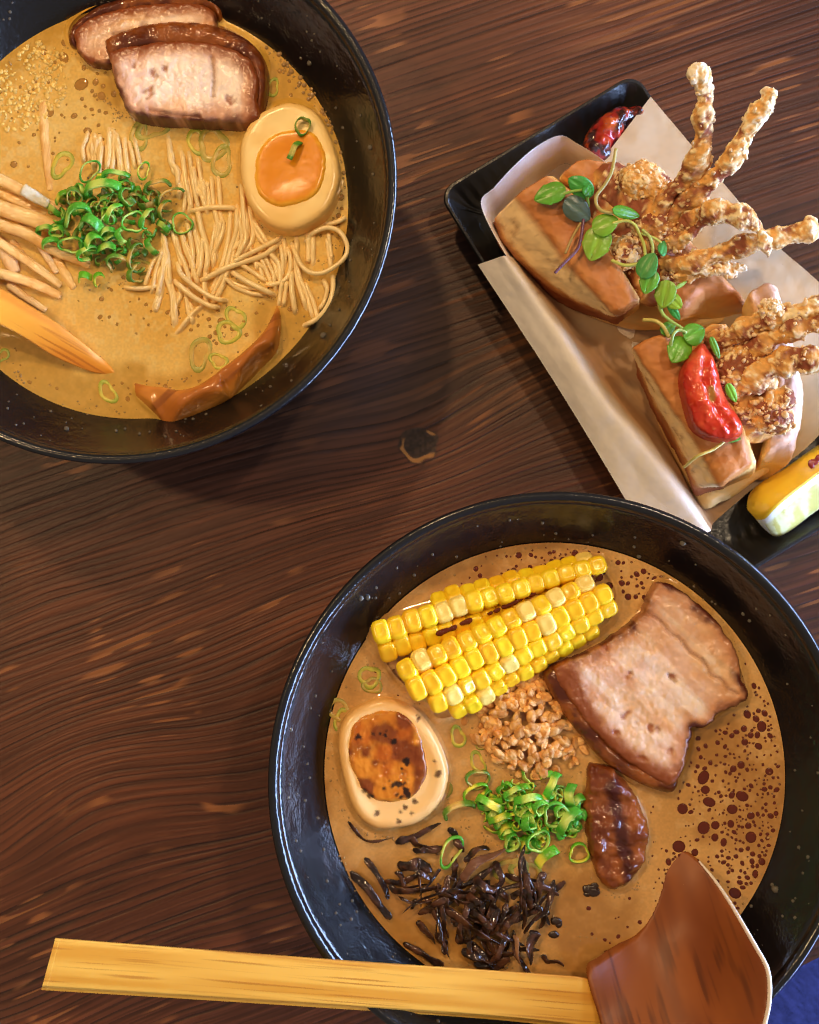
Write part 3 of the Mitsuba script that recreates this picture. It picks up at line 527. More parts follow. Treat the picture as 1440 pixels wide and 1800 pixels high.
FL = ['yellow green scallion piece floating above the bamboo shoot strips', 'scallion ring floating just left of the sunken ladle scoop', 'small scallion ring floating between the pork and the bowl wall', 'small scallion ring touching the lower edge of the front pork slice', 'tiny scallion sliver lying on the noodles', 'scallion ring at the left edge of the picture below the ladle handle', 'dull scallion ring just below the upper scallion heap']
for (x, y, r, tone) in [(270, 225, 26, olive), (245, 240, 22, olive), (375, 255, 30, olive), (390, 285, 24, olive), (345, 250, 20, lime), (352, 622, 25, olive), (402, 585, 22, lime), (415, 560, 20, lime), (385, 635, 16, lime), (110, 290, 22, lime), (190, 690, 18, lime), (480, 155, 14, lime), (380, 215, 14, lime), (345, 450, 8, lime), (6, 625, 12, bright), (250, 470, 16, olive)]:
    scallion(x, y, Z1 - .0005, r, .0016, .03, rng.uniform(0, 3), 0, np.array(tone) * (.9, .85, .8), ('green scallion ring floating below the pork slices in the golden broth' if 230 < x < 400 and y < 300 else 'pale green scallion ring floating beside the sunken ladle scoop' if x > 330 and y > 550 else FL.pop(0)), 'scallion rings afloat in the upper left bowl', wl=.36, fade=(.52, .40, .06))
for (x, y, r, tl) in [(532, 222, 15, .3), (518, 268, 16, 1.4)]:
    scallion(x, y, .0610, r, .0024, tl, 1.1, 0 if tl < 1 else .6, (1.0, .7, .8), 'small scallion piece stuck to the orange egg yolk', 'scallion pieces on the egg', el=1.3)
LB, GB = 'bright green scallion slice in the heap of the lower right bowl', 'scallion heap in the lower right bowl'
hand2 = [(979, 1433, 27, .003, .25, .3, 0, bright), (1000, 1445, 24, .006, 1.0, .9, .4, bright), (947, 1479, 23, .003, .3, 1.2, 0, bright), (930, 1408, 22, .005, 1.0, .1, .3, bright), (900, 1482, 17, .003, .5, .8, 0, bright), (905, 1395, 17, .004, .7, .5, 0, bright), (862, 1418, 24, .005, 1.1, -.5, .5, lime), (835, 1395, 22, .003, .4, .4, 0, lime), (975, 1380, 22, .005, 1.0, 1.2, .4, bright),
         (1005, 1400, 18, .006, 1.1, 1.5, .5, bright), (960, 1510, 26, .006, 1.1, .7, .6, lime), (840, 1370, 22, .003, .4, .6, 0, olive), (805, 1425, 26, .004, .8, .3, .4, olive), (930, 1445, 17, .005, 1.0, 1.9, .3, bright), (950, 1420, 16, .004, .8, .9, 0, bright), (1018, 1500, 20, .003, .2, .2, 0, lime), (880, 1440, 18, .004, 1.1, .3, .5, lime), (985, 1425, 14, .003, .8, .8, .2, bright)]
for (x, y, r, h, tl, az, cut, tone) in hand2:
    dd = math.hypot((x - 945) / 110, (y - 1435) / 80); z = Z2 + .002 + .008 * max(0, 1 - dd) + rng.uniform(0, .0015)
    own = {(979, 1433): 'largest open scallion ring at the right of the lower heap', (947, 1479): 'open scallion ring at the bottom of the lower heap', (1018, 1500): 'flat pale scallion ring beside the glazed pork piece'}.get((x, y))
    scallion(x, y, z, r * .88, h * .62, tl, az, cut, np.array(tone) * rng.uniform(.9, 1.15), own or LB, None if own else GB)
for i in range(78):
    th, q = rng.uniform(0, 6.28), rng.random() ** .6; x, y = 935 + 95 * q * math.cos(th), 1425 + 65 * q * math.sin(th)
    scallion(x, y, Z2 + .0002 + .006 * (1 - q) + rng.uniform(0, .002), rng.uniform(7, 15), rng.uniform(.0014, .0036), rng.uniform(.2, 1.3), rng.uniform(0, 6), rng.choice([0, .4, .55]), np.array(bright if rng.random() < .55 else lime) * rng.uniform(.75, 1.1), LB, GB)
scallion(793, 1496, Z2 + .0035, 22, .0018, .15, 1.2, 0, (1.1, 1, 1), 'lone thin scallion ring lying on the dark mushroom strips', None, el=1.25)
for (x, y, r, tone) in [(650, 1190, 20, lime), (655, 1205, 16, olive), (598, 1250, 22, olive), (603, 1265, 18, lime), (805, 1295, 16, lime), (848, 1305, 13, olive), (690, 1440, 16, olive), (900, 1530, 26, olive), (925, 1535, 24, olive), (840, 1340, 16, lime), (770, 1390, 22, olive)]:
    scallion(x, y, Z2 - .0006, r, .002, .03, rng.uniform(0, 3), 0, np.array(tone) * (.9, .85, .8), 'pale scallion ring floating flat in the brown broth', 'scallion rings afloat in the lower right bowl', wl=.36, fade=(.40, .28, .05))

# ------------------------------------------------------------------ corn
def kernel_mesh():
    m = trimesh.creation.icosphere(subdivisions=3, radius=1.0); v = m.vertices.copy()
    v = np.sign(v) * np.abs(v) ** .62; v[:, 2] -= .16 * np.exp(-(v[:, 0] ** 2 + v[:, 1] ** 2) * 4) * (v[:, 2] > 0)
    return tm(v, m.faces)
KM = kernel_mesh()
def corn(label, rows, core, n_per, seed):
    t = thing('corn_piece', label, 'corn'); r = np.random.default_rng(seed)
    m, s, tt = loft(core, 30, 24); part(t, 'cob', m, 'wet_food', np.array((.66, .42, .10)))
    for (L, R, z0, z1, roll, hw) in rows:
        a, b = P(*L, z0), P(*R, z1); n = n_per if isinstance(n_per, int) else n_per; D = b - a; ln = np.linalg.norm(D); D /= ln
        side = np.cross([0, 0, 1], D); side /= np.linalg.norm(side); up = np.cross(D, side)
        k = max(3, int(round(ln / .0061)))
        nn = math.cos(roll) * up - math.sin(roll) * side; ss = math.cos(roll) * side + math.sin(roll) * up
        for i in range(k):
            u = (i + .5) / k; c = a + D * ln * u + nn * r.normal() * .0003 + ss * r.normal() * .0003
            sc = (1 - .22 * u) * r.uniform(.93, 1.05)
            q = KM.vertices * np.array([ln / k * .60, hw * 1.1 * sc, .0044 * sc]); jr = rotm(*r.normal(size=3) * .07); q = q @ jr.T
            q = q[:, :1] * D + q[:, 1:2] * ss + q[:, 2:] * nn + c
            pale = r.random() < .11; base = np.array((.86, .68, .18)) if pale else np.array((.86, .59, .018)) * [1, r.uniform(.88, 1.14), 1]
            cc = mixc(base, base * [.94, .78, .5], NZ(KM.vertices + i, 1.6, i))
            part(t, 'kernel', tm(q, KM.faces), 'smooth_food', cc)
    return t
corn('quarter of yellow corn cob, the one in front beside the fried garlic', [((704, 1184), (1042, 1024), .0700, .0655, -.38, .0042), ((720, 1216), (1072, 1040), .0705, .0655, .05, .0044), ((756, 1236), (1080, 1062), .0670, .063, .55, .0042), ((792, 1250), (1048, 1102), .0610, .059, .95, .004)],
     [[(700, 1190, .058), (706, 1176, .064), (716, 1200, .066), (735, 1225, .064), (760, 1240, .056), (740, 1220, .050)], [(880, 1100, .058), (880, 1092, .064), (890, 1115, .066), (905, 1140, .064), (930, 1160, .054), (900, 1130, .050)], [(1045, 1030, .056), (1042, 1024, .060), (1052, 1036, .063), (1065, 1050, .060), (1070, 1070, .054), (1055, 1050, .050)]], 13, 61)
corn('quarter of yellow corn cob, the one behind nearest the bowl wall', [((657, 1113), (1062, 990), .0675, .0620, -.15, .0042), ((668, 1144), (1000, 1040), .0645, .0580, .45, .0042), ((760, 1062), (1040, 984), .0625, .0590, -.8, .0038)],
     [[(654, 1110, .056), (660, 1100, .060), (662, 1115, .062), (672, 1140, .060), (680, 1152, .054), (668, 1130, .050)], [(850, 1050, .056), (852, 1040, .060), (856, 1058, .062), (866, 1082, .058), (872, 1094, .052), (860, 1070, .048)], [(1050, 990, .054), (1052, 984, .057), (1055, 994, .058), (1058, 1006, .056), (1056, 1016, .052), (1052, 1004, .048)]], 15, 62)

r = np.random.default_rng(66); ms = []
for (x, y) in ((775, 1112), (783, 1109), (790, 1107), (797, 1104), (815, 1095), (823, 1092), (862, 1078), (874, 1073), (888, 1066), (896, 1062), (905, 1058), (914, 1053), (926, 1048), (936, 1044), (950, 1036), (1048, 1000), (1056, 1008), (1040, 1012)):
    ms.append(place(blob(r.uniform(3.5, 6.5) * SC(.066), 2, 0, .4, (1.5, .8, .5)), P(x, y, .0672 - .004 * (x - 780) / 280), rotm(0, 0, .4)))
part(broth2, 'oil_between_cobs', join(ms), 'oil', kind='stuff')

# ------------------------------------------------------------------ fried garlic
for i in range(235):
    th, q = rng.uniform(0, 6.28), rng.random() ** .55
    if i < 205: x, y = 932 + 98 * q * math.cos(th), 1276 + 92 * q * math.sin(th) + .25 * 88 * q * math.cos(th)
    else: x, y = 905 + 110 * q * math.cos(th) + rng.normal() * 12, 1240 + 110 * q * math.sin(th)
    q2 = math.hypot((x - 930) / 95, (y - 1285) / 95); z = Z2 + .0002 + .0062 * max(0, 1 - q2 * .9) + rng.uniform(-.0006, .0012)
    s = rng.uniform(5.0, 11.5) * SC(z)
    m = place(blob(s, 2, i, 1.1, (1.25, .8, .62)), P(x, y, z), rotm(*rng.uniform(-.7, .7, 2), rng.uniform(0, 6)))
    c = mixc((.78, .45, .16), (.56, .24, .06), sst(.35, .65, NZ(m.vertices, 420, i))) * rng.uniform(.8, 1.25)
    single('fried_garlic_bit', 'crisp golden brown fried garlic bit in the heap beside the corn', 'fried garlic', m, 'crisp', c, group='fried garlic bits in the lower right bowl')
ms = []; cs = []
for i in range(420):
    q = rng.random() ** .5; th = rng.uniform(0, 6.28); x, y = 30 + 90 * q * math.cos(th) + 20 * math.sin(th), 150 + 75 * q * math.sin(th) - 35 * q * math.cos(th)
    w = P(x, y, Z1)
    if not inside(B1, .085, w[0], w[1]): continue
    m = place(blob(rng.uniform(1.6, 4.8) * SC(Z1), 1, i, .9, (1.2, .9, .5)), w + [0, 0, .0001], rotm(0, 0, rng.uniform(0, 6))); ms.append(m); cs.append(np.broadcast_to(np.array((.72, .48, .12)) * rng.uniform(.8, 1.15), (len(m.vertices), 3)))
single('minced_garlic', 'fine pale yellow minced garlic floating at the left side of the golden broth', 'garlic', join(ms), 'wet_food', np.vstack(cs), kind='stuff')
bubbles(broth1, Z1, [[(470, 78), (530, 130), (575, 200), (600, 300)], [(480, 90), (540, 160), (580, 230)]], 71, 1.3, 'foam', 'bubble', 1.0, 5.0, 7)
bubbles(broth1, Z1, [[(120, 350), (180, 300), (260, 330), (330, 380), (270, 470), (200, 500), (110, 500)], [(300, 400), (400, 480), (480, 500), (560, 480), (600, 420)], [(300, 560), (360, 540), (430, 530), (500, 520)], [(110, 80), (150, 110), (200, 190), (240, 205), (440, 210)], [(420, 330), (450, 390), (510, 408), (580, 380)], [(60, 540), (120, 590), (180, 650)], [(240, 690), (300, 670), (380, 660), (450, 590), (500, 540)],
        [(0, 620), (60, 690), (140, 730), (220, 742)], [(150, 250), (230, 260)], [(330, 620), (420, 580)]], 72, .9)
for own, c_, z_, r_, sd in ((broth1, B1, Z1, .0862, 75), (broth2, B2, Z2, .0888, 76)):
    g = np.random.default_rng(sd); ms = []
    for i in range(420):
        th = g.uniform(0, 6.28); q = r_ - abs(g.normal()) * .0022; k = (.00012 + .00042 * g.random() ** 3)
        if NZ(np.array([[th * 3, 0, sd]]), 1, 2)[0] > .42: ms.append(place(blob(k, 1, 0, 0, (1, 1, .8)), [c_[0] + q * math.cos(th), c_[1] + q * math.sin(th), z_ + k * .2]))
    part(own, 'edge_bubbles', join(ms), 'bubble', kind='stuff')
bubbles(broth2, Z2, [[(640, 1160), (700, 1200), (760, 1245), (840, 1200)], [(960, 1165), (1080, 1115), (1140, 1060), (1160, 1015), (1230, 1050), (1300, 1140)], [(590, 1280), (585, 1350), (610, 1440), (660, 1470), (720, 1470)], [(820, 1260), (860, 1340), (930, 1370), (1030, 1360)], [(780, 1400), (830, 1460), (900, 1500), (1000, 1500)], [(600, 1500), (640, 1600), (720, 1690), (900, 1700)], [(1034, 1500), (1060, 1570), (1120, 1560), (1150, 1480)],
        [(1060, 1705), (1140, 1660), (1175, 1590), (1200, 1510)], [(960, 1600), (1000, 1640), (1050, 1650)], [(700, 1560), (800, 1600), (900, 1560)], [(660, 1230), (600, 1270)]], 73, 1.0)

# ------------------------------------------------------------------ wood ear mushroom
K7 = lambda L: [(460 + x / 2.4, 1200 + y / 2.4) for x, y in L]
ears = [([(365, 580), (390, 630), (450, 665), (550, 655)], 20, 2), ([(560, 680), (620, 660), (700, 620), (750, 600)], 34, 2), ([(620, 650), (680, 690), (740, 720)], 30, 2), ([(375, 790), (430, 850), (480, 920), (550, 995)], 34, 3), ([(440, 740), (480, 800), (520, 870), (540, 920)], 26, 1), ([(580, 780), (640, 760), (720, 790)], 40, 3), ([(840, 830), (880, 780), (950, 740), (1030, 695)], 40, 7), ([(780, 620), (830, 660), (840, 720)], 30, 3),
        ([(850, 760), (900, 710), (960, 700)], 26, 5), ([(740, 940), (800, 890), (880, 880)], 40, 5), ([(780, 950), (860, 1020), (940, 1070), (1020, 1110)], 38, 6), ([(870, 900), (910, 930), (880, 960)], 30, 7), ([(920, 880), (970, 920), (990, 950)], 32, 8), ([(1000, 1050), (1050, 1010), (1090, 960)], 28, 6), ([(1105, 690), (1090, 760), (1100, 850), (1090, 950), (1080, 1010)], 16, 10), ([(1230, 830), (1220, 920), (1190, 990), (1170, 1030)], 26, 4), ([(1200, 800), (1170, 860), (1150, 930)], 30, 4),
        ([(920, 990), (960, 1020), (1010, 960)], 34, 6), ([(850, 1130), (920, 1160), (990, 1180)], 40, 4), ([(1060, 1060), (1080, 1120), (1090, 1195)], 20, 7), ([(1150, 1050), (1140, 1110), (1130, 1190)], 50, 5), ([(1180, 1150), (1230, 1180), (1270, 1190)], 26, 2), ([(600, 1090), (680, 1150), (770, 1190)], 26, 1), ([(660, 1010), (700, 1060), (740, 1110)], 34, 3), ([(740, 1060), (770, 1100), (780, 1140)], 26, 2), ([(630, 950), (650, 910)], 14, 1), ([(950, 1090), (1000, 1130), (1050, 1160)], 34, 4),
        ([(830, 1040), (850, 1090), (900, 1110)], 34, 3), ([(1050, 900), (1100, 890), (1160, 880)], 30, 6), ([(900, 830), (940, 860), (1000, 870)], 34, 6), ([(990, 760), (1010, 830), (1000, 900)], 34, 5), ([(640, 700), (690, 710), (760, 690)], 26, 3), ([(560, 800), (600, 830), (600, 860)], 20, 1), ([(800, 840), (820, 800), (800, 740)], 30, 3), ([(1030, 930), (1020, 1000), (960, 1060)], 26, 7), ([(1130, 800), (1120, 880), (1140, 960)], 26, 6), ([(870, 960), (930, 1000), (960, 1090)], 24, 6), ([(900, 1180), (960, 1200), (1000, 1230)], 26, 2), ([(1040, 1150), (1000, 1200), (960, 1215)], 26, 3)]
for i in range(95):                                            # the shorter strips of the tangle
    x, y, a = (890 + rng.normal() * 75 if i % 5 < 3 else 715 + rng.normal() * 60), 1590 + rng.normal() * 55, rng.uniform(0, 3.14); l = rng.uniform(26, 60); k = rng.uniform(-16, 16)
    if math.hypot(x - 960, y - 1365) > 330 or y > 1690 or x + l > 1005 or y - l < 1500: continue
    ears.append(([((px - 460) * 2.4, (py - 1200) * 2.4) for px, py in ((x - l * math.cos(a), y - l * math.sin(a)), (x + k, y - k), (x + l * math.cos(a), y + l * math.sin(a)))], rng.uniform(13, 28), rng.integers(1, 7)))
for i, (L, w, h) in enumerate(ears):
    n = 40; q = catmull(np.array(K7(L), float), n) + np.c_[np.sin(np.linspace(0, 7, n) + i), np.cos(np.linspace(0, 8, n) + 2 * i)] * 2.6; s = np.linspace(0, 1, n)
    zz = Z2 + .0004 + h * .00105 * (.6 + .4 * np.sin(np.pi * s)) + .0006 * np.sin(s * 9 + i)
    rad = 1.02 * w / 2.4 / 2 * SC(Z2) * (.65 + .6 * NZ(np.c_[s * 5, s * 0 + i, s * 0], 1, i)) * np.minimum(1, np.minimum(s, 1 - s) * 6 + .45)
    m = tube(np.array([P(a, b, z) for (a, b), z in zip(q, zz)]), rad, 16, flat=.30, twist=rng.uniform(-1.6, 1.6)); displace(m, .0009, 260, i)
    V = m.vertices; c = mixc((.018, .009, .006), (.085, .034, .018), sst(.4, .7, NZ(V, 260, i)))
    lab, grp = 'dark brown glossy wood ear mushroom strip in the lower right bowl', 'wood ear mushroom strips in the lower right bowl'
    if i == 6: c = mixc((.10, .045, .028), (.22, .10, .06), NZ(V, 260, i)); lab, grp = 'reddish brown wood ear mushroom strip just below the scallion heap', None
    EL = {0: 'curved dark mushroom strip just under the charred egg', 3: 'thick dark mushroom strip at the far left beside the bowl wall', 14: 'long thin upright mushroom strip hanging from the scallion heap', 22: 'dark mushroom strip nearest the ladle handle at the lower left', 15: 'dark mushroom strip at the right end of the tangle'}
    if i in EL: lab, grp = EL[i], None
    if i == 19: c = mixc((.22, .11, .06), (.30, .16, .09), NZ(V, 260, i)); lab, grp = 'pale brown upright mushroom strip just above the bamboo ladle handle', None
    single('mushroom_strip', lab, 'mushroom', m, 'glazed_food', c, group=grp)
for (x, y, k) in ((1040, 1570, 9), (965, 1637, 3)):
    for i in range(k):
        m = place(blob(rng.uniform(5, 9) * SC(Z2), 2, i, .9, (1.2, .9, .5)), P(x + rng.normal() * 10, y + rng.normal() * 10, Z2 + .0003))
        single('burnt_crumb', 'small black burnt crumb floating below the glazed pork piece', 'crumb', m, 'wet_food', np.array((.03, .016, .01)), group='burnt crumbs in the brown broth')

# ------------------------------------------------------------------ ladles
t = thing('wooden_ladle', 'wooden ladle with pale bamboo handle across the lower right bowl', 'ladle')
def handle_section(x0, y0, x1, y1, z, th, r=.0012):
    a, b = np.array([x0, y0]), np.array([x1, y1]); q = (b - a) / np.linalg.norm(b - a); e = r / SC(z)
    o = []
    for px, zz in ((a + q * e, z), ((a + b) / 2, z + .0004), (b - q * e, z), (b, z - r), (b + q * (8 - e), z - th + r), (b + q * 4, z - th), ((a + b) / 2, z - th), (a + q * e, z - th), (a, z - th + r), (a, z - r)): o.append((px[0], px[1], zz))
    return o
hs = [handle_section(112, 1650, 92, 1733, .1010, .0075), handle_section(106, 1650, 84, 1734, .1013, .0082), handle_section(118, 1651, 96, 1735, .1008, .0085), handle_section(350, 1669, 340, 1750, .0920, .0085), handle_section(600, 1688, 600, 1767, .0840, .0085), handle_section(850, 1705, 860, 1785, .0745, .0085), handle_section(1046, 1719, 1062, 1806, .0675, .008)]
hs = [hs[1], hs[2]] + hs[3:]
m, s, tt = loft(hs, 70, 60, ends=.12); part(t, 'handle', m, 'bamboo', smooth=40)
outer = [(1034, 1716), (1062, 1697), (1132, 1667), (1166, 1612), (1179, 1565), (1186, 1532), (1200, 1514), (1222, 1514), (1244, 1531), (1266, 1558), (1286, 1590), (1311, 1642), (1324, 1675), (1322, 1720), (1311, 1767), (1302, 1800), (1284, 1850), (1240, 1900), (1150, 1922), (1075, 1890), (1056, 1800)]
from scipy.interpolate import RBFInterpolator
SCP = np.array([P(*q) for q in ((1038, 1720, .0690), (1058, 1800, .0725), (1090, 1690, .0615), (1132, 1667, .0572), (1169, 1608, .0557), (1188, 1535, .0556), (1205, 1515, .0558), (1229, 1522, .0580), (1284, 1584, .0690), (1324, 1675, .0830), (1311, 1767, .0855), (1284, 1850, .0865), (1240, 1900, .0865), (1110, 1900, .0835), (1180, 1700, .0620), (1240, 1640, .0640), (1170, 1810, .0740), (1240, 1760, .0735))])
RB = RBFInterpolator(SCP[:, :2], SCP[:, 2], smoothing=1e-9)
def scoop_z(x, y, d): return RB(np.c_[x, y]) - .070
m, d, b = pillow(outer, .070, .060, .0012, .0008, seed=81, dz=scoop_z); n2 = len(m.vertices) // 2
m.vertices[n2:, 2] = m.vertices[:n2, 2] - .0034; part(t, 'scoop', m, 'dark_scoop_wood', smooth=50)
rm = catmull(PP(outer[8:17], .070)[:, :2], 60); part(t, 'lit_edge_strip', tube(np.c_[rm, scoop_z(rm[:, 0], rm[:, 1], 0) + .0691], .0008 * np.sin(np.linspace(.25, 2.9, 60)) ** .5, 10, flat=1.4), 'white_card', label='added pale strip standing for window light on the right scoop edge')  # added pale tube imitates window light along the right scoop edge

t = thing('wooden_ladle', 'wet wooden ladle half sunk in the upper left bowl', 'ladle')
def plank(x0, y0, z0, x1, y1, z1, th):
    a, b = np.array([x0, y0, z0]), np.array([x1, y1, z1]); o = []
    for u, dz in ((0, -.0008), (.02, -.0002), (.06, 0), (.5, .0004), (.94, 0), (.98, -.0002), (1, -.0008), (1, -th), (.9, -th - .0006), (.5, -th - .0008), (.1, -th - .0006), (0, -th)): o.append(tuple(a + (b - a) * u + [0, 0, dz]))
    return o
m, s, tt = loft([plank(-180, 398, .092, -190, 500, .088, .006), plank(0, 506, .0700, 0, 570, .0675, .006), plank(100, 568, .0588, 96, 626, .0570, .006), plank(170, 622, .0524, 160, 653, .0520, .0055), plank(202, 650, .0502, 198, 659, .0500, .004), plank(225, 668, .0478, 223, 672, .0476, .002)], 80, 60)
part(t, 'handle', m, 'wet_bamboo', smooth=35)
secs = []
for inn, rid, out in (((237, 674, .0515), (238, 690, .0525), (242, 702, .0500)), ((262, 680, .0550), (266, 708, .0560), (270, 728, .0500)), ((288, 684, .0580), (294, 738, .0540), (298, 751, .0500)), ((314, 687, .0590), (318, 714, .0605), (324, 744, .0505)), ((346, 679, .0595), (356, 692, .0612), (362, 726, .0510)),
                      ((376, 661, .0595), (391, 687, .0600), (398, 707, .0512)), ((391, 650, .0597), (404, 688, .0555), (411, 697, .0512)), ((410, 634, .0597), (424, 648, .0608), (434, 676, .0512)), ((440, 608, .0595), (452, 614, .0610), (464, 647, .0508)), ((464, 584, .0588), (480, 598, .0588), (487, 620, .0502)), ((480, 555, .0555), (490, 568, .0550), (494, 585, .0496)), ((488, 533, .0500), (492, 538, .0505), (496, 548, .0488))):
    lo = .0455; secs.append([(inn[0] + 1, inn[1] + 3, .0495), inn, rid, out, (out[0] - 4, out[1] - 8, lo), (inn[0] + 2, inn[1] + 8, lo)])
m, s, tt = loft(secs, 130, 60); part(t, 'scoop', m, 'red_scoop_wood', smooth=30)

# ------------------------------------------------------------------ the black tray
TZ = .019
tA, tB, tC = P(768, 338, TZ)[:2], P(1117, 126, TZ)[:2], P(1200, 1078, TZ)[:2]
ex = (tB - tA); W_ = np.linalg.norm(ex); ex /= W_; ey = np.array([ex[1], -ex[0]]); L_ = (tC - tA) @ ey; tc = tA + ex * W_ / 2 + ey * L_ / 2
def rrect(inset, r, n=52):
    w, l = W_ / 2 - inset, L_ / 2 - inset; r = max(r - inset * .6, .0015); o = []
    for i, (sx, sy) in enumerate(((1, 1), (-1, 1), (-1, -1), (1, -1))):
        a = np.linspace(0, math.pi / 2, 9) + i * math.pi / 2
        o.append(np.c_[sx * (w - r) + r * np.cos(a), sy * (l - r) + r * np.sin(a)])
    q = np.vstack(o); q = np.vstack([q, q[:1]]); out = []
    for i in range(len(q) - 1):
        k = 60 if (i % 9) == 8 else 1
        out.append(q[i] + (q[i + 1] - q[i]) * (np.arange(k) / k)[:, None])
    return np.vstack(out)
rows = []
for ins, z, rip in ((.012, .0012, 0), (.010, .0008, 0), (.004, .009, 0), (.0004, .0175, 0), (0, .0188, 0), (.0006, .0198, 0), (.0016, .0199, 0), (.0026, .019, .0), (.0055, .0145, .6), (.0095, .009, 1), (.013, .0066, .6), (.017, .006, 0), (.030, .0058, 0), (.049, .0058, 0)):
    q = rrect(ins, .008); w = tc + q[:, :1] * ex + q[:, 1:] * ey; per = np.cumsum(np.r_[0, np.linalg.norm(np.diff(rrect(0, .008), axis=0), axis=1)])
    rows.append(np.c_[w, np.full(len(w), z) + rip * .0006 * np.sin(per * 2 * np.pi / .0058)])
k = len(rows[0]); m = grid(np.vstack(rows), len(rows), k)
if m.volume < 0: m.faces = m.faces[:, ::-1]
single('serving_tray', 'black rectangular tray with ridged raised rim under the sandwiches', 'tray', m, 'black_melamine', smooth=30)

# ------------------------------------------------------------------ paper boat and parchment
rim = [(1226, 913, .030), (1129, 787, .031), (1051, 685, .031), (993, 597, .031), (930, 502, .032), (893, 455, .034), (846, 362, .040), (870, 328, .041), (905, 290, .041), (945, 256, .041), (985, 238, .042), (1015, 252, .039), (1048, 272, .036), (1085, 300, .030), (1150, 350, .018)]
base = [(1232, 902, .0072), (1138, 772, .0072), (1063, 672, .0072), (1005, 585, .0072), (942, 492, .0072), (908, 455, .0072), (884, 405, .0072), (897, 375, .0072), (925, 338, .0072), (955, 312, .0072), (990, 288, .0072), (1015, 296, .0072), (1043, 312, .0072), (1078, 332, .0072), (1140, 372, .0072)]
rw, bw = catmull(PP(rim, 0), 160), catmull(PP(base, 0), 160)
rows = [bw + (np.array([0, 0, 0])), bw * .6 + rw * .4 + [0, 0, .001], rw * .9 + bw * .1 + [0, 0, .0008], rw]
rows += [rw + [0, 0, -.0004] + .00035 * np.c_[np.gradient(rw[:, 1]), -np.gradient(rw[:, 0]), rw[:, 0] * 0] / .001 * .4]
v = np.vstack(rows); m = grid(v, len(rows), 160, closed=False)
t = thing('paper_boat', 'white paper food boat with folded end standing in the black tray', 'paper tray')
part(t, 'side_wall', m, 'white_card', smooth=60)
floor_poly = sg.Polygon(np.vstack([bw[:, :2], PP([(1420, 720), (1345, 850)], .0070)[:, :2]])).buffer(0)
if floor_poly.geom_type != 'Polygon': floor_poly = max(floor_poly.geoms, key=lambda g: g.area)
fl = trimesh.creation.extrude_polygon(floor_poly, .0004, engine='earcut'); fl.apply_translation([0, 0, .0066]); part(t, 'floor', fl, 'white_card', smooth=False)
ps = [[(840, 465, .0235), (866, 456, .031), (889, 449, .0365), (905, 452, .022), (925, 446, .0088), (985, 380, .0088), (1060, 280, .0225), (1144, 170, .0245)],
      [(935, 610, .0225), (955, 592, .030), (974, 566, .0345), (990, 560, .020), (1015, 545, .0088), (1100, 480, .0088), (1205, 395, .0225), (1287, 340, .0245)],
      [(1022, 748, .0225), (1038, 722, .030), (1053, 685, .0345), (1070, 676, .020), (1098, 660, .0088), (1190, 600, .0088), (1285, 530, .0225), (1364, 428, .0245)],
      [(1096, 872, .0225), (1122, 842, .028), (1152, 808, .0335), (1166, 792, .020), (1185, 775, .0088), (1280, 720, .0088), (1385, 650, .0225), (1444, 500, .0245)],
      [(1152, 966, .0225), (1205, 950, .027), (1246, 935, .0300), (1252, 928, .020), (1262, 912, .0088), (1340, 846, .0088), (1440, 765, .0225), (1550, 610, .0245)]]
m, s, tt = loft(ps, 120, 120, closed=False)
n = tm(m.vertices, m.faces).vertex_normals; m.vertices = m.vertices + n * ((NZ(m.vertices, 55, 8) - .5) * .0022)[:, None] * np.clip((tt - .0) * 1.2, .25, 1)[:, None]
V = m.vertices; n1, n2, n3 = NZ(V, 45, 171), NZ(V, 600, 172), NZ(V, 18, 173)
c = mixc((.80, .74, .66), (.50, .39, .25), sst(1.6, 2.6, tt + (n1 - .5) * .5)); c = mixc(c, (.43, .215, .08), .8 * sst(2.3, 2.9, tt) * (1 - sst(4.6, 5.4, tt)) * sst(.30, .60, n1 * .6 + n3 * .4)); c = c * (.93 + .14 * n2[:, None])  # brown inside: grease soaking plus the shade of the fold, both painted in
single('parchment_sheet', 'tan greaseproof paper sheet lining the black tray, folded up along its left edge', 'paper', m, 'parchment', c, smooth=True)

# ------------------------------------------------------------------ the two split rolls
def bun_half(owner, name, secs, cols, seed, amp=.0016):
    m, s, tt = loft(secs, 110, 96, ends=.16); displace(m, amp, 95, seed); displace(m, .0012, 260, seed + 4, 2); displace(m, .0006, 700, seed + 1)
    V = m.vertices; n1, n2 = NZ(V, 120, seed + 2), NZ(V, 620, seed + 3); r = len(secs[0])
    keys = np.array([c[0] for c in cols] + [cols[0][0] + r]); vals = np.array([c[1] for c in cols] + [cols[0][1]])
    tj = (tt + (n1 - .5) * .12 - keys[0]) % r + keys[0]
    c = np.stack([np.interp(tj, keys, vals[:, i]) for i in range(3)], 1); top = sst(2.95, 3.15, tj) * (1 - sst(4.7, 4.95, tj)) if name == 'left_half' else sst(1.0, 1.2, tj) * (1 - sst(3, 3.3, tj)); mid_ = np.sin(np.pi * np.clip((tj - 3) / 1.9 if name == 'left_half' else (tj - 1) / 2.2, 0, 1)) * np.sin(np.pi * np.clip(s, .06, .94)) ** .4
    c = mixc(c, c * [.72, .58, .46], top * mid_ * (.45 + .9 * (n1 - .3))); c = mixc(c, (.66, .33, .11), top * (1 - mid_) * .45 * sst(.4, .6, n1))
    c = c * (.82 + .36 * n1[:, None]) * (.9 + .2 * n2[:, None])
    fleck = sst(.56, .74, NZ(V, 300, seed + 6, 4)) * sst(1.9, 2.2, tt) * (1 - sst(2.8, 3.0, tt)) * (name == 'left_half'); c = mixc(c, (.42, .20, .06), fleck * .7)
    part(owner, name, m, 'bread', c)
    return m, s, tt
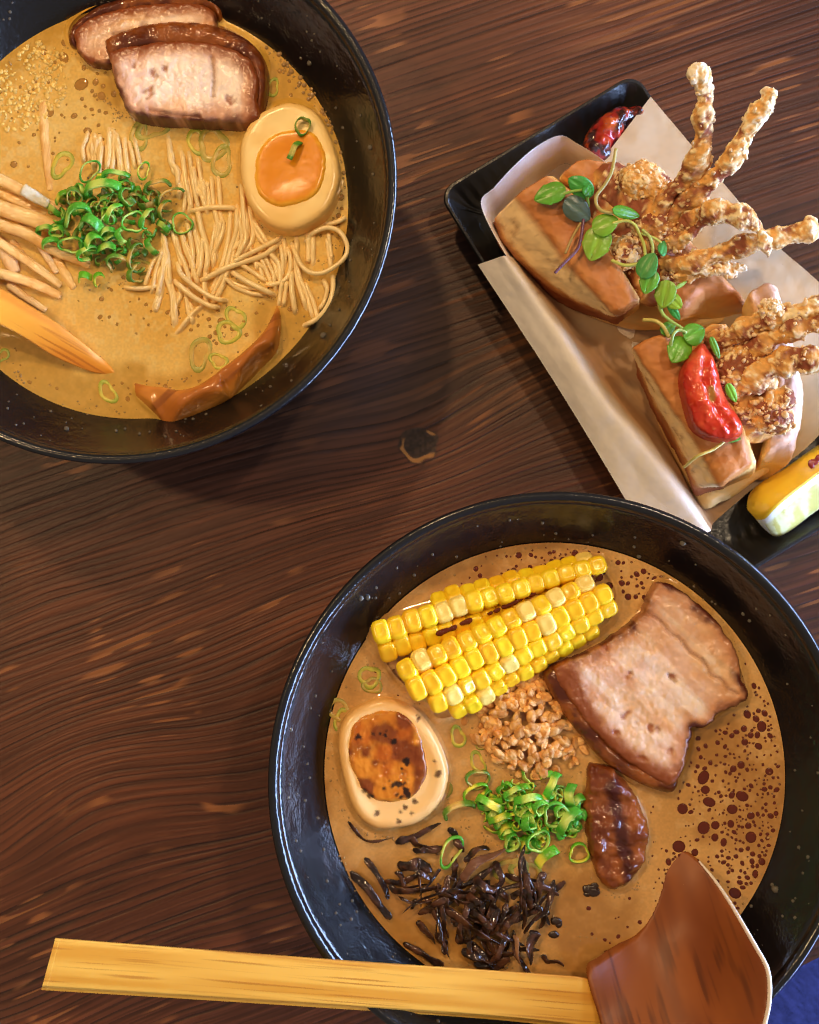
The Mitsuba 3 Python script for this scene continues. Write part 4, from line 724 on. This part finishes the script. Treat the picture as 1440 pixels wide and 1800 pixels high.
CR, CRD, TO, CB = (.52, .185, .042), (.23, .055, .014), (.84, .58, .27), (.78, .52, .18)
LCOL = [(0, CRD), (1.2, (.26, .07, .02)), (1.8, (.34, .12, .035)), (2.0, (.50, .22, .06)), (2.2, TO), (2.8, TO), (2.95, (.44, .17, .05)), (3.06, CR), (4.8, CR), (5.1, CB), (6.8, CB), (7.3, CRD)]
RCOL = [(0, CB), (.9, CB), (1.1, CR), (3.2, CR), (3.6, (.60, .34, .16)), (4.3, CB), (5, CB)]
t = thing('bread_roll', 'toasted split roll nearest the folded end of the paper boat', 'bread roll')
bun_half(t, 'left_half', [[(876, 405, .010), (868, 392, .026), (870, 380, .034), (908, 343, .046), (935, 322, .0475), (962, 306, .045), (975, 320, .020), (930, 370, .009)], [(893, 447, .010), (892, 440, .022), (896, 432, .030), (942, 384, .046), (978, 360, .0475), (1012, 348, .045), (1015, 372, .018), (950, 420, .009)],
    [(973, 522, .010), (970, 512, .022), (973, 503, .030), (1010, 474, .046), (1045, 445, .0475), (1074, 438, .045), (1072, 460, .018), (1010, 490, .009)], [(1085, 572, .010), (1080, 566, .022), (1075, 557, .034), (1078, 554, .045), (1100, 546, .0475), (1127, 530, .044), (1125, 545, .018), (1100, 566, .009)]], LCOL, 91)
bun_half(t, 'right_half', [[(985, 318, .012), (985, 302, .042), (1015, 277, .045), (1062, 284, .042), (1085, 310, .02), (1040, 330, .0095)], [(1085, 430, .012), (1100, 410, .042), (1140, 392, .045), (1185, 398, .042), (1200, 420, .02), (1150, 440, .0095)], [(1180, 572, .012), (1192, 560, .040), (1238, 506, .043), (1298, 516, .040), (1316, 556, .018), (1250, 578, .0095)]], RCOL, 95)
m, d, b = pillow([(905, 400), (985, 315), (1065, 320), (1180, 420), (1290, 545), (1240, 575), (1180, 570), (1100, 565), (990, 515)], .020, .0092, .004, .0015, seed=97); part(t, 'base', m, 'bread', np.array(CB))
t = thing('bread_roll', 'toasted split roll topped with a tomato wedge, nearest the lemon', 'bread roll')
bun_half(t, 'left_half', [[(1122, 655, .010), (1119, 645, .022), (1114, 628, .032), (1112, 608, .046), (1140, 592, .048), (1172, 586, .045), (1182, 600, .018), (1150, 635, .009)], [(1158, 735, .010), (1153, 725, .022), (1152, 710, .032), (1168, 694, .046), (1210, 668, .048), (1240, 655, .045), (1245, 675, .018), (1195, 715, .009)],
    [(1194, 805, .010), (1190, 795, .022), (1190, 780, .032), (1220, 768, .046), (1262, 735, .048), (1295, 725, .045), (1298, 745, .018), (1240, 785, .009)], [(1232, 880, .010), (1224, 868, .022), (1226, 856, .030), (1266, 856, .043), (1300, 834, .046), (1328, 818, .043), (1325, 840, .018), (1275, 872, .009)]], LCOL, 101)
bun_half(t, 'right_half', [[(1300, 590, .012), (1308, 520, .040), (1330, 500, .043), (1362, 496, .042), (1375, 560, .02), (1340, 600, .0095)], [(1350, 720, .012), (1362, 680, .040), (1380, 660, .043), (1402, 670, .040), (1410, 700, .02), (1380, 720, .0095)], [(1320, 842, .012), (1340, 812, .034), (1362, 788, .038), (1392, 780, .036), (1388, 815, .02), (1345, 848, .0095)]],
         [(0, CB), (.9, CB), (1.3, (.60, .33, .14)), (2, (.60, .36, .24)), (3.4, (.66, .46, .36)), (4.3, CB), (5, CB)], 105)
m, d, b = pillow([(1135, 640), (1185, 590), (1310, 590), (1400, 690), (1395, 790), (1330, 845), (1275, 880), (1228, 870)], .022, .0092, .005, .0015, seed=107); part(t, 'base', m, 'bread', np.array((.70, .46, .17)))

# ------------------------------------------------------------------ fried soft-shell crabs
def crab(label, body, lobes, legs, claws, seed):
    t = thing('soft_shell_crab', label, 'crab'); r = np.random.default_rng(seed); surf = []
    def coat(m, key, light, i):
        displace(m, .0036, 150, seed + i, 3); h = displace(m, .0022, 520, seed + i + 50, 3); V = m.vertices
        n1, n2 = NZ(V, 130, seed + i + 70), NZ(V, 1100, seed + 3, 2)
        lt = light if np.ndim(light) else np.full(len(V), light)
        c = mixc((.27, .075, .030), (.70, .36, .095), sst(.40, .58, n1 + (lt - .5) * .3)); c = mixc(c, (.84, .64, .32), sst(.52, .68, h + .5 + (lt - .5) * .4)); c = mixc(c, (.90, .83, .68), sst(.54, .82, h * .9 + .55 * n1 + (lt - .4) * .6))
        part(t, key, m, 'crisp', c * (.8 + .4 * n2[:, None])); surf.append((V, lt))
    for i, (pts, rad) in enumerate(body):
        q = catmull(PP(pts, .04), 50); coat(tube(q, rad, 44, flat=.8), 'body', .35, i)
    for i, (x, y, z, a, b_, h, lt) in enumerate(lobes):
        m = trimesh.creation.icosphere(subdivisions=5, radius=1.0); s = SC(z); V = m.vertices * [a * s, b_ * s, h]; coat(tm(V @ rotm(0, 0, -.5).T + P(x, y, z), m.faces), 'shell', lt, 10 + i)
    for kind, ls in (('leg', legs), ('claw', claws)):
        for i, (pts, r0, r1, l0, l1) in enumerate(ls):
            n = 120; q = catmull(PP(pts, .05), n); s = np.linspace(0, 1, n); rr = np.interp(s, np.linspace(0, 1, len(r0)), r0) if isinstance(r0, list) else r0 + (r1 - r0) * s
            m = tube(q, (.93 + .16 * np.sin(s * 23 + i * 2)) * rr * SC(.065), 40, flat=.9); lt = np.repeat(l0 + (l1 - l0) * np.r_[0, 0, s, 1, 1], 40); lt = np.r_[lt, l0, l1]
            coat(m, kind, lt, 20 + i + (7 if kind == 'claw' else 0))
    ms, cs = [], []
    V = np.vstack([s[0] for s in surf]); LT = np.concatenate([s[1] for s in surf]); pick = r.permutation(len(V))[:900]
    for j in pick:
        if V[j, 2] < .03: continue
        m = place(blob(.00028 + .0010 * r.random() ** 2.5, 1, int(j), 1.0, (1.3, .9, .7)), V[j], rotm(*r.uniform(0, 6, 3))); ms.append(m)
        cs.append(np.broadcast_to(mixc((.66, .36, .10), (.84, .66, .40), [r.random() * .6 + .5 * LT[j]])[0], (len(m.vertices), 3)))
    part(t, 'batter_crumbs', join(ms), 'crisp', np.vstack(cs), kind='stuff')
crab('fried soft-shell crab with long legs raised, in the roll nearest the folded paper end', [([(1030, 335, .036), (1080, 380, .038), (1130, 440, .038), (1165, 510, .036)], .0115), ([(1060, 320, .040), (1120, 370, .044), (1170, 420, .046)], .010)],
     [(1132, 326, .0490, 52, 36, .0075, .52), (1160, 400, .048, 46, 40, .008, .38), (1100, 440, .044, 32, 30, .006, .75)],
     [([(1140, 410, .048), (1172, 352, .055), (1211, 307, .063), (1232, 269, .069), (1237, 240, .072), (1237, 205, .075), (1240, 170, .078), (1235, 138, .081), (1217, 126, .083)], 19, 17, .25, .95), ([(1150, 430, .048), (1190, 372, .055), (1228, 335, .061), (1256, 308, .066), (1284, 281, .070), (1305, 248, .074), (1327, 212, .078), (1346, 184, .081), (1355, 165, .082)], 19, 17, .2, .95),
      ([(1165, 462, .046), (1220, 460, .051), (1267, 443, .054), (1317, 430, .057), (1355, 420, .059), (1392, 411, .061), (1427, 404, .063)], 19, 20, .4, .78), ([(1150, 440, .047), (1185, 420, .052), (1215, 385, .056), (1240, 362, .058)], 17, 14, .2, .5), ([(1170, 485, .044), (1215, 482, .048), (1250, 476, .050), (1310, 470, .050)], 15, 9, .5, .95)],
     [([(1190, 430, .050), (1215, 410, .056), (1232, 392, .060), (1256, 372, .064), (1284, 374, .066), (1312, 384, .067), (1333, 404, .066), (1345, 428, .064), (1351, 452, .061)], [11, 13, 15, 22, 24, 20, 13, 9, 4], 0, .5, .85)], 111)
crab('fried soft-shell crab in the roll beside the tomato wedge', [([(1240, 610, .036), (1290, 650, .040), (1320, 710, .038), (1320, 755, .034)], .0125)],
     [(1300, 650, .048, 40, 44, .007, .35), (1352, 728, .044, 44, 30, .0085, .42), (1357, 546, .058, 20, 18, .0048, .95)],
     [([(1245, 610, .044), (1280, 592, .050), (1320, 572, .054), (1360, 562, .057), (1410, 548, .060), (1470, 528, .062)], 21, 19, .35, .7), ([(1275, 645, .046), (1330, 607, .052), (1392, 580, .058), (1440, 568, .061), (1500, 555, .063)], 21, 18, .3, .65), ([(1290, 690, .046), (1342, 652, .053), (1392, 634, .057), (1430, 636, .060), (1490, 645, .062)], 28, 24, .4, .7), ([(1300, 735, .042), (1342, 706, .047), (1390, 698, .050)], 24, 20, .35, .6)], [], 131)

# ------------------------------------------------------------------ tomatoes and lemon
t = thing('tomato_wedge', 'shiny red roasted tomato wedge on top of the roll', 'tomato')
m, d, b = pillow([(1242, 597), (1225, 612), (1207, 640), (1204, 670), (1213, 710), (1226, 745), (1248, 764), (1280, 772), (1306, 767), (1314, 750), (1306, 727), (1292, 708), (1278, 675), (1266, 637), (1256, 612)], .0600, .044, .0085, .0005, seed=141,
                 dz=lambda x, y, d: (NZ(np.c_[x, y, x * 0], 190, 142) - .5) * .0035 - .0018 * np.exp(-(nearline(np.c_[x, y, x * 0], [(1244, 610), (1240, 660), (1258, 710), (1285, 750)], .06) / .0016) ** 2))
V = m.vertices; n1, n2 = NZ(V, 210, 143), NZ(V, 700, 144); c = mixc((.58, .035, .012), (.72, .10, .035), sst(.35, .68, n1)); c = mixc(c, (.80, .26, .12), sst(.6, .78, n2) * .5); c = mixc(c, (.34, .012, .008), (1 - sst(0, .0026, d)) * .7)
c = mixc(c, (.30, .20, .03), .8 * (1 - sst(.0006, .0018, nearline(V, [(1252, 682), (1254, 700)], .06)))); part(t, 'flesh', m, 'glazed_food', c)
t = thing('roasted_tomato', 'charred roasted cherry tomato in the top corner of the black tray', 'tomato')
m, d, b = pillow([(1031, 236), (1042, 210), (1060, 190), (1082, 176), (1104, 170), (1130, 175), (1136, 192), (1115, 215), (1092, 245), (1074, 270), (1056, 276), (1037, 260)], .0285, .008, .012, .0006, seed=151, dz=lambda x, y, d: (NZ(np.c_[x, y, x * 0], 200, 152) - .5) * .009)
V = m.vertices; n1, n2 = NZ(V, 170, 153), NZ(V, 330, 154); c = mixc((.30, .014, .008), (.46, .085, .015), sst(.4, .7, n1)); c = mixc(c, (.016, .008, .007), sst(.32, .50, n2) * .95 * sst(.0, .0012, nearline(V, [(1062, 240), (1072, 205)], .027) - .003)); part(t, 'skin', m, 'glazed_food', c)
t = thing('lemon_wedge', 'cut lemon wedge lying in the bottom right corner of the black tray', 'lemon')
ls = [[(1313, 896, .014), (1316, 898, .019), (1322, 904, .022), (1332, 916, .022), (1343, 930, .014), (1330, 914, .010)], [(1318, 870, .012), (1324, 880, .024), (1334, 897, .029), (1348, 915, .0285), (1364, 943, .014), (1340, 905, .009)], [(1338, 849, .011), (1346, 864, .029), (1356, 884, .035), (1366, 897, .034), (1388, 934, .015), (1360, 885, .009)],
      [(1379, 824, .011), (1386, 840, .031), (1394, 858, .038), (1401, 867, .0365), (1424, 907, .016), (1395, 860, .009)], [(1440, 782, .011), (1447, 800, .032), (1454, 814, .039), (1460, 822, .0375), (1484, 860, .016), (1455, 815, .009)], [(1520, 740, .012), (1524, 748, .024), (1528, 754, .029), (1532, 762, .028), (1540, 782, .016), (1526, 758, .010)]]
m, s, tt = loft(ls, 110, 96, ends=.25); V = m.vertices; n1, n2 = NZ(V, 180, 161), NZ(V, 420, 162)
fl_ = np.clip((tt - 2.95) / 1.15, 0, 1); isf = ((tt > 2.85) & (tt < 4.25)).astype(float)
edge = np.minimum(np.minimum(tt - 2.95, 4.1 - tt) * 1.0, (s - .10) * 9)
c = mixc((.80, .50, .018), (.84, .58, .05), n1); pith = np.array((.80, .78, .62)); seg = sst(.3, .7, NZ(np.c_[s * 16 + tt * 1.5, tt * 2.0, s * 0], 1, 163))
fc = mixc((.60, .52, .13), (.76, .72, .36), sst(.3, .8, .5 * seg + .5 * n2)); fc = mixc(pith, fc, sst(.14, .24, edge)); c = mixc(c, fc, isf)
part(t, 'wedge', m, 'smooth_food', c)
for i, (x, y) in enumerate(((1432, 812), (1438, 806), (1426, 816))):
    single('red_garnish_bit', 'tiny dark red garnish bit lying on the lemon', 'garnish', place(blob(.0013, 2, i, 1.0, (1.4, .9, .35)), P(x, y, .0395), rotm(0, 0, i)), 'wet_food', np.array((.22, .02, .012)), group='garnish bits on the lemon')

# ------------------------------------------------------------------ microgreens
def leaf_mesh(px, py, z, L, W, ang, tilt, lobes, curl=.18):
    """a cotyledon: heart-shaped, a little cupped, with thickness"""
    nu, nv = 22, 13; s = SC(z); u = np.linspace(0, 1, nu); v = np.linspace(-1, 1, nv)
    wid = np.sin(np.pi * np.clip(u, 0, 1) ** .75) ** .6 * (1 - .12 * (1 - u)); wid[0] = .03; wid[-1] = .02
    U, Vv = np.meshgrid(u, v, indexing='ij'); X = L * s * (U - .5 + lobes * .26 * (np.abs(Vv) - .45) * U ** 4); Y = W / 2 * s * Vv * (wid[:, None] + lobes * .30 * (U > .6) * (1 - U) * np.abs(Vv))
    Z = -curl * L * s * ((U - .5) ** 2 * 1.2 + .5 * Vv ** 2 * wid[:, None] ** 2) - .00035 * np.exp(-(Vv * 5) ** 2)
    top = np.stack([X, Y, Z], -1).reshape(-1, 3); bot = top - [0, 0, .00035]
    R = rotm(0, 0, ang) @ rotm(tilt * .6, tilt, 0)
    g = grid(np.vstack([top]), nu, nv, closed=False); f = g.faces; n = len(top)
    e = np.concatenate([np.arange(nv), (np.arange(1, nu)) * nv + nv - 1, (nu - 1) * nv + np.arange(nv - 2, -1, -1), np.arange(nu - 2, 0, -1) * nv]); e2 = np.roll(e, -1)
    wall = np.vstack([np.stack([e, e + n, e2 + n], 1), np.stack([e, e2 + n, e2], 1)])
    m = tm(np.vstack([top, bot]) @ R.T + P(px, py, z), np.vstack([f, f[:, ::-1] + n, wall])); vein = np.exp(-(Vv.ravel() * 7) ** 2)
    return m, np.r_[vein, vein]
def green(label, leaves, stems):
    t = thing('microgreen', label, 'microgreen')
    for (pts, w, col) in stems:
        q = catmull(PP(pts, .05), 40); part(t, 'stem', tube(q, w * .4 * SC(.055), 8), 'smooth_food', np.array(col))
    for (x, y, z, L, W, ang, tilt, lobes, col) in leaves:
        m, vein = leaf_mesh(x, y, z, L, W, math.radians(ang), tilt, lobes); c = mixc(np.array(col), np.array(col) * 1.5 + [.03, .05, .01], vein * .35) * (.9 + .2 * NZ(m.vertices, 500, 5)[:, None]); part(t, 'leaf', m, 'leaf_green', c)
G1, G2, GY, GP, SY, SPU = (.10, .30, .018), (.045, .25, .025), (.20, .36, .022), (.075, .115, .085), (.52, .56, .12), (.13, .045, .075)
green('microgreen sprig with two bright leaves lying across the first roll, leftmost', [(970, 338, .0535, 52, 42, 200, .1, 1, G1), (1022, 328, .0545, 54, 40, 150, -.3, 0, G2), (1034, 334, .0555, 30, 20, 60, .6, 0, G2)], [([(990, 341, .053), (1008, 336, .054), (1024, 334, .054)], 7, (.24, .42, .06)), ([(1031, 342, .054), (1034, 356, .051), (1033, 366, .049)], 7, (.26, .45, .06))])
green('microgreen sprig with a dull purple green leaf and purple stem', [(1016, 368, .0525, 58, 46, -35, .25, 0, GP)], [([(1026, 386, .053), (1020, 425, .0525), (1012, 442, .052), (994, 460, .0515), (976, 479, .051)], 7, SPU), ([(1021, 392, .052), (1006, 418, .051), (994, 445, .0505)], 6, (.42, .30, .10))])
green('microgreen sprig with a long upright stem and a narrow leaf', [(1103, 374, .0585, 60, 24, -4, .5, 0, G1)], [([(1083, 262, .061), (1076, 300, .060), (1064, 324, .058), (1050, 342, .057), (1048, 356, .057), (1056, 369, .057), (1076, 375, .058)], 8, (.46, .40, .13))])
green('microgreen sprig with the largest heart shaped leaf over the first roll', [(1050, 424, .0545, 56, 54, 250, .1, 1, GY), (1064, 393, .0570, 48, 44, 20, -.15, 0, (.17, .36, .02))], [([(1078, 392, .057), (1100, 388, .058), (1115, 394, .058), (1124, 410, .057), (1132, 430, .056), (1135, 452, .055)], 7, SY)])
green('microgreen sprig with a cupped blue green leaf in the middle of the tray', [(1138, 466, .0585, 48, 40, 60, -.35, 0, (.075, .29, .06)), (1142, 492, .0560, 40, 36, 250, .1, 1, G1), (1168, 434, .0570, 46, 22, 70, .7, 0, (.05, .28, .07))], [([(1130, 404, .057), (1142, 416, .058), (1148, 436, .058), (1146, 452, .058)], 7, (.40, .52, .16)), ([(1076, 458, .050), (1098, 466, .0505), (1122, 464, .052)], 8, SY), ([(1128, 410, .056), (1150, 418, .056), (1162, 426, .056)], 6, SY)])
green('microgreen sprig with yellow green round leaves between the two rolls', [(1170, 514, .0540, 44, 40, 260, .2, 1, GY), (1186, 530, .0525, 34, 30, -40, .1, 0, (.24, .40, .025)), (1186, 548, .0500, 38, 16, -50, .4, 0, (.06, .36, .06)), (1199, 500, .0530, 30, 8, 35, .4, 0, (.26, .42, .05))], [([(1160, 536, .050), (1166, 552, .051), (1182, 566, .052), (1203, 580, .052), (1214, 600, .051)], 7, (.34, .55, .14)), ([(1164, 520, .051), (1158, 536, .050), (1166, 556, .049)], 6, SY)])
green('microgreen sprig with two round leaves just above the tomato wedge', [(1222, 586, .0550, 42, 44, 30, .15, 0, G1), (1196, 612, .0545, 46, 46, 240, -.1, 1, (.13, .35, .02)), (1176, 576, .0490, 34, 26, 40, .2, 0, (.10, .25, .02))], [([(1180, 608, .054), (1184, 588, .056), (1194, 580, .056), (1206, 584, .056)], 7, (.34, .52, .16)), ([(1132, 562, .047), (1152, 564, .050), (1166, 574, .051), (1176, 592, .050)], 9, (.60, .52, .14))])
green('loose microgreen stem lying across the end of the second roll', [(1290, 772, .0500, 28, 12, 5, .1, 0, (.12, .28, .03))], [([(1276, 774, .050), (1254, 790, .050), (1226, 802, .0495), (1203, 821, .040)], 7, (.60, .50, .14))])
green('small oval microgreen leaf on the right edge of the tomato wedge', [(1287, 691, .0620, 38, 18, -60, .3, 0, (.18, .40, .03))], [([(1282, 676, .0615), (1285, 684, .0618)], 4, SY)])
green('narrow microgreen leaf tucked behind the tip of the tomato wedge', [(1258, 612, .0570, 44, 14, -62, .4, 0, (.13, .33, .03))], [([(1250, 594, .056), (1254, 602, .0565)], 4, SY)])
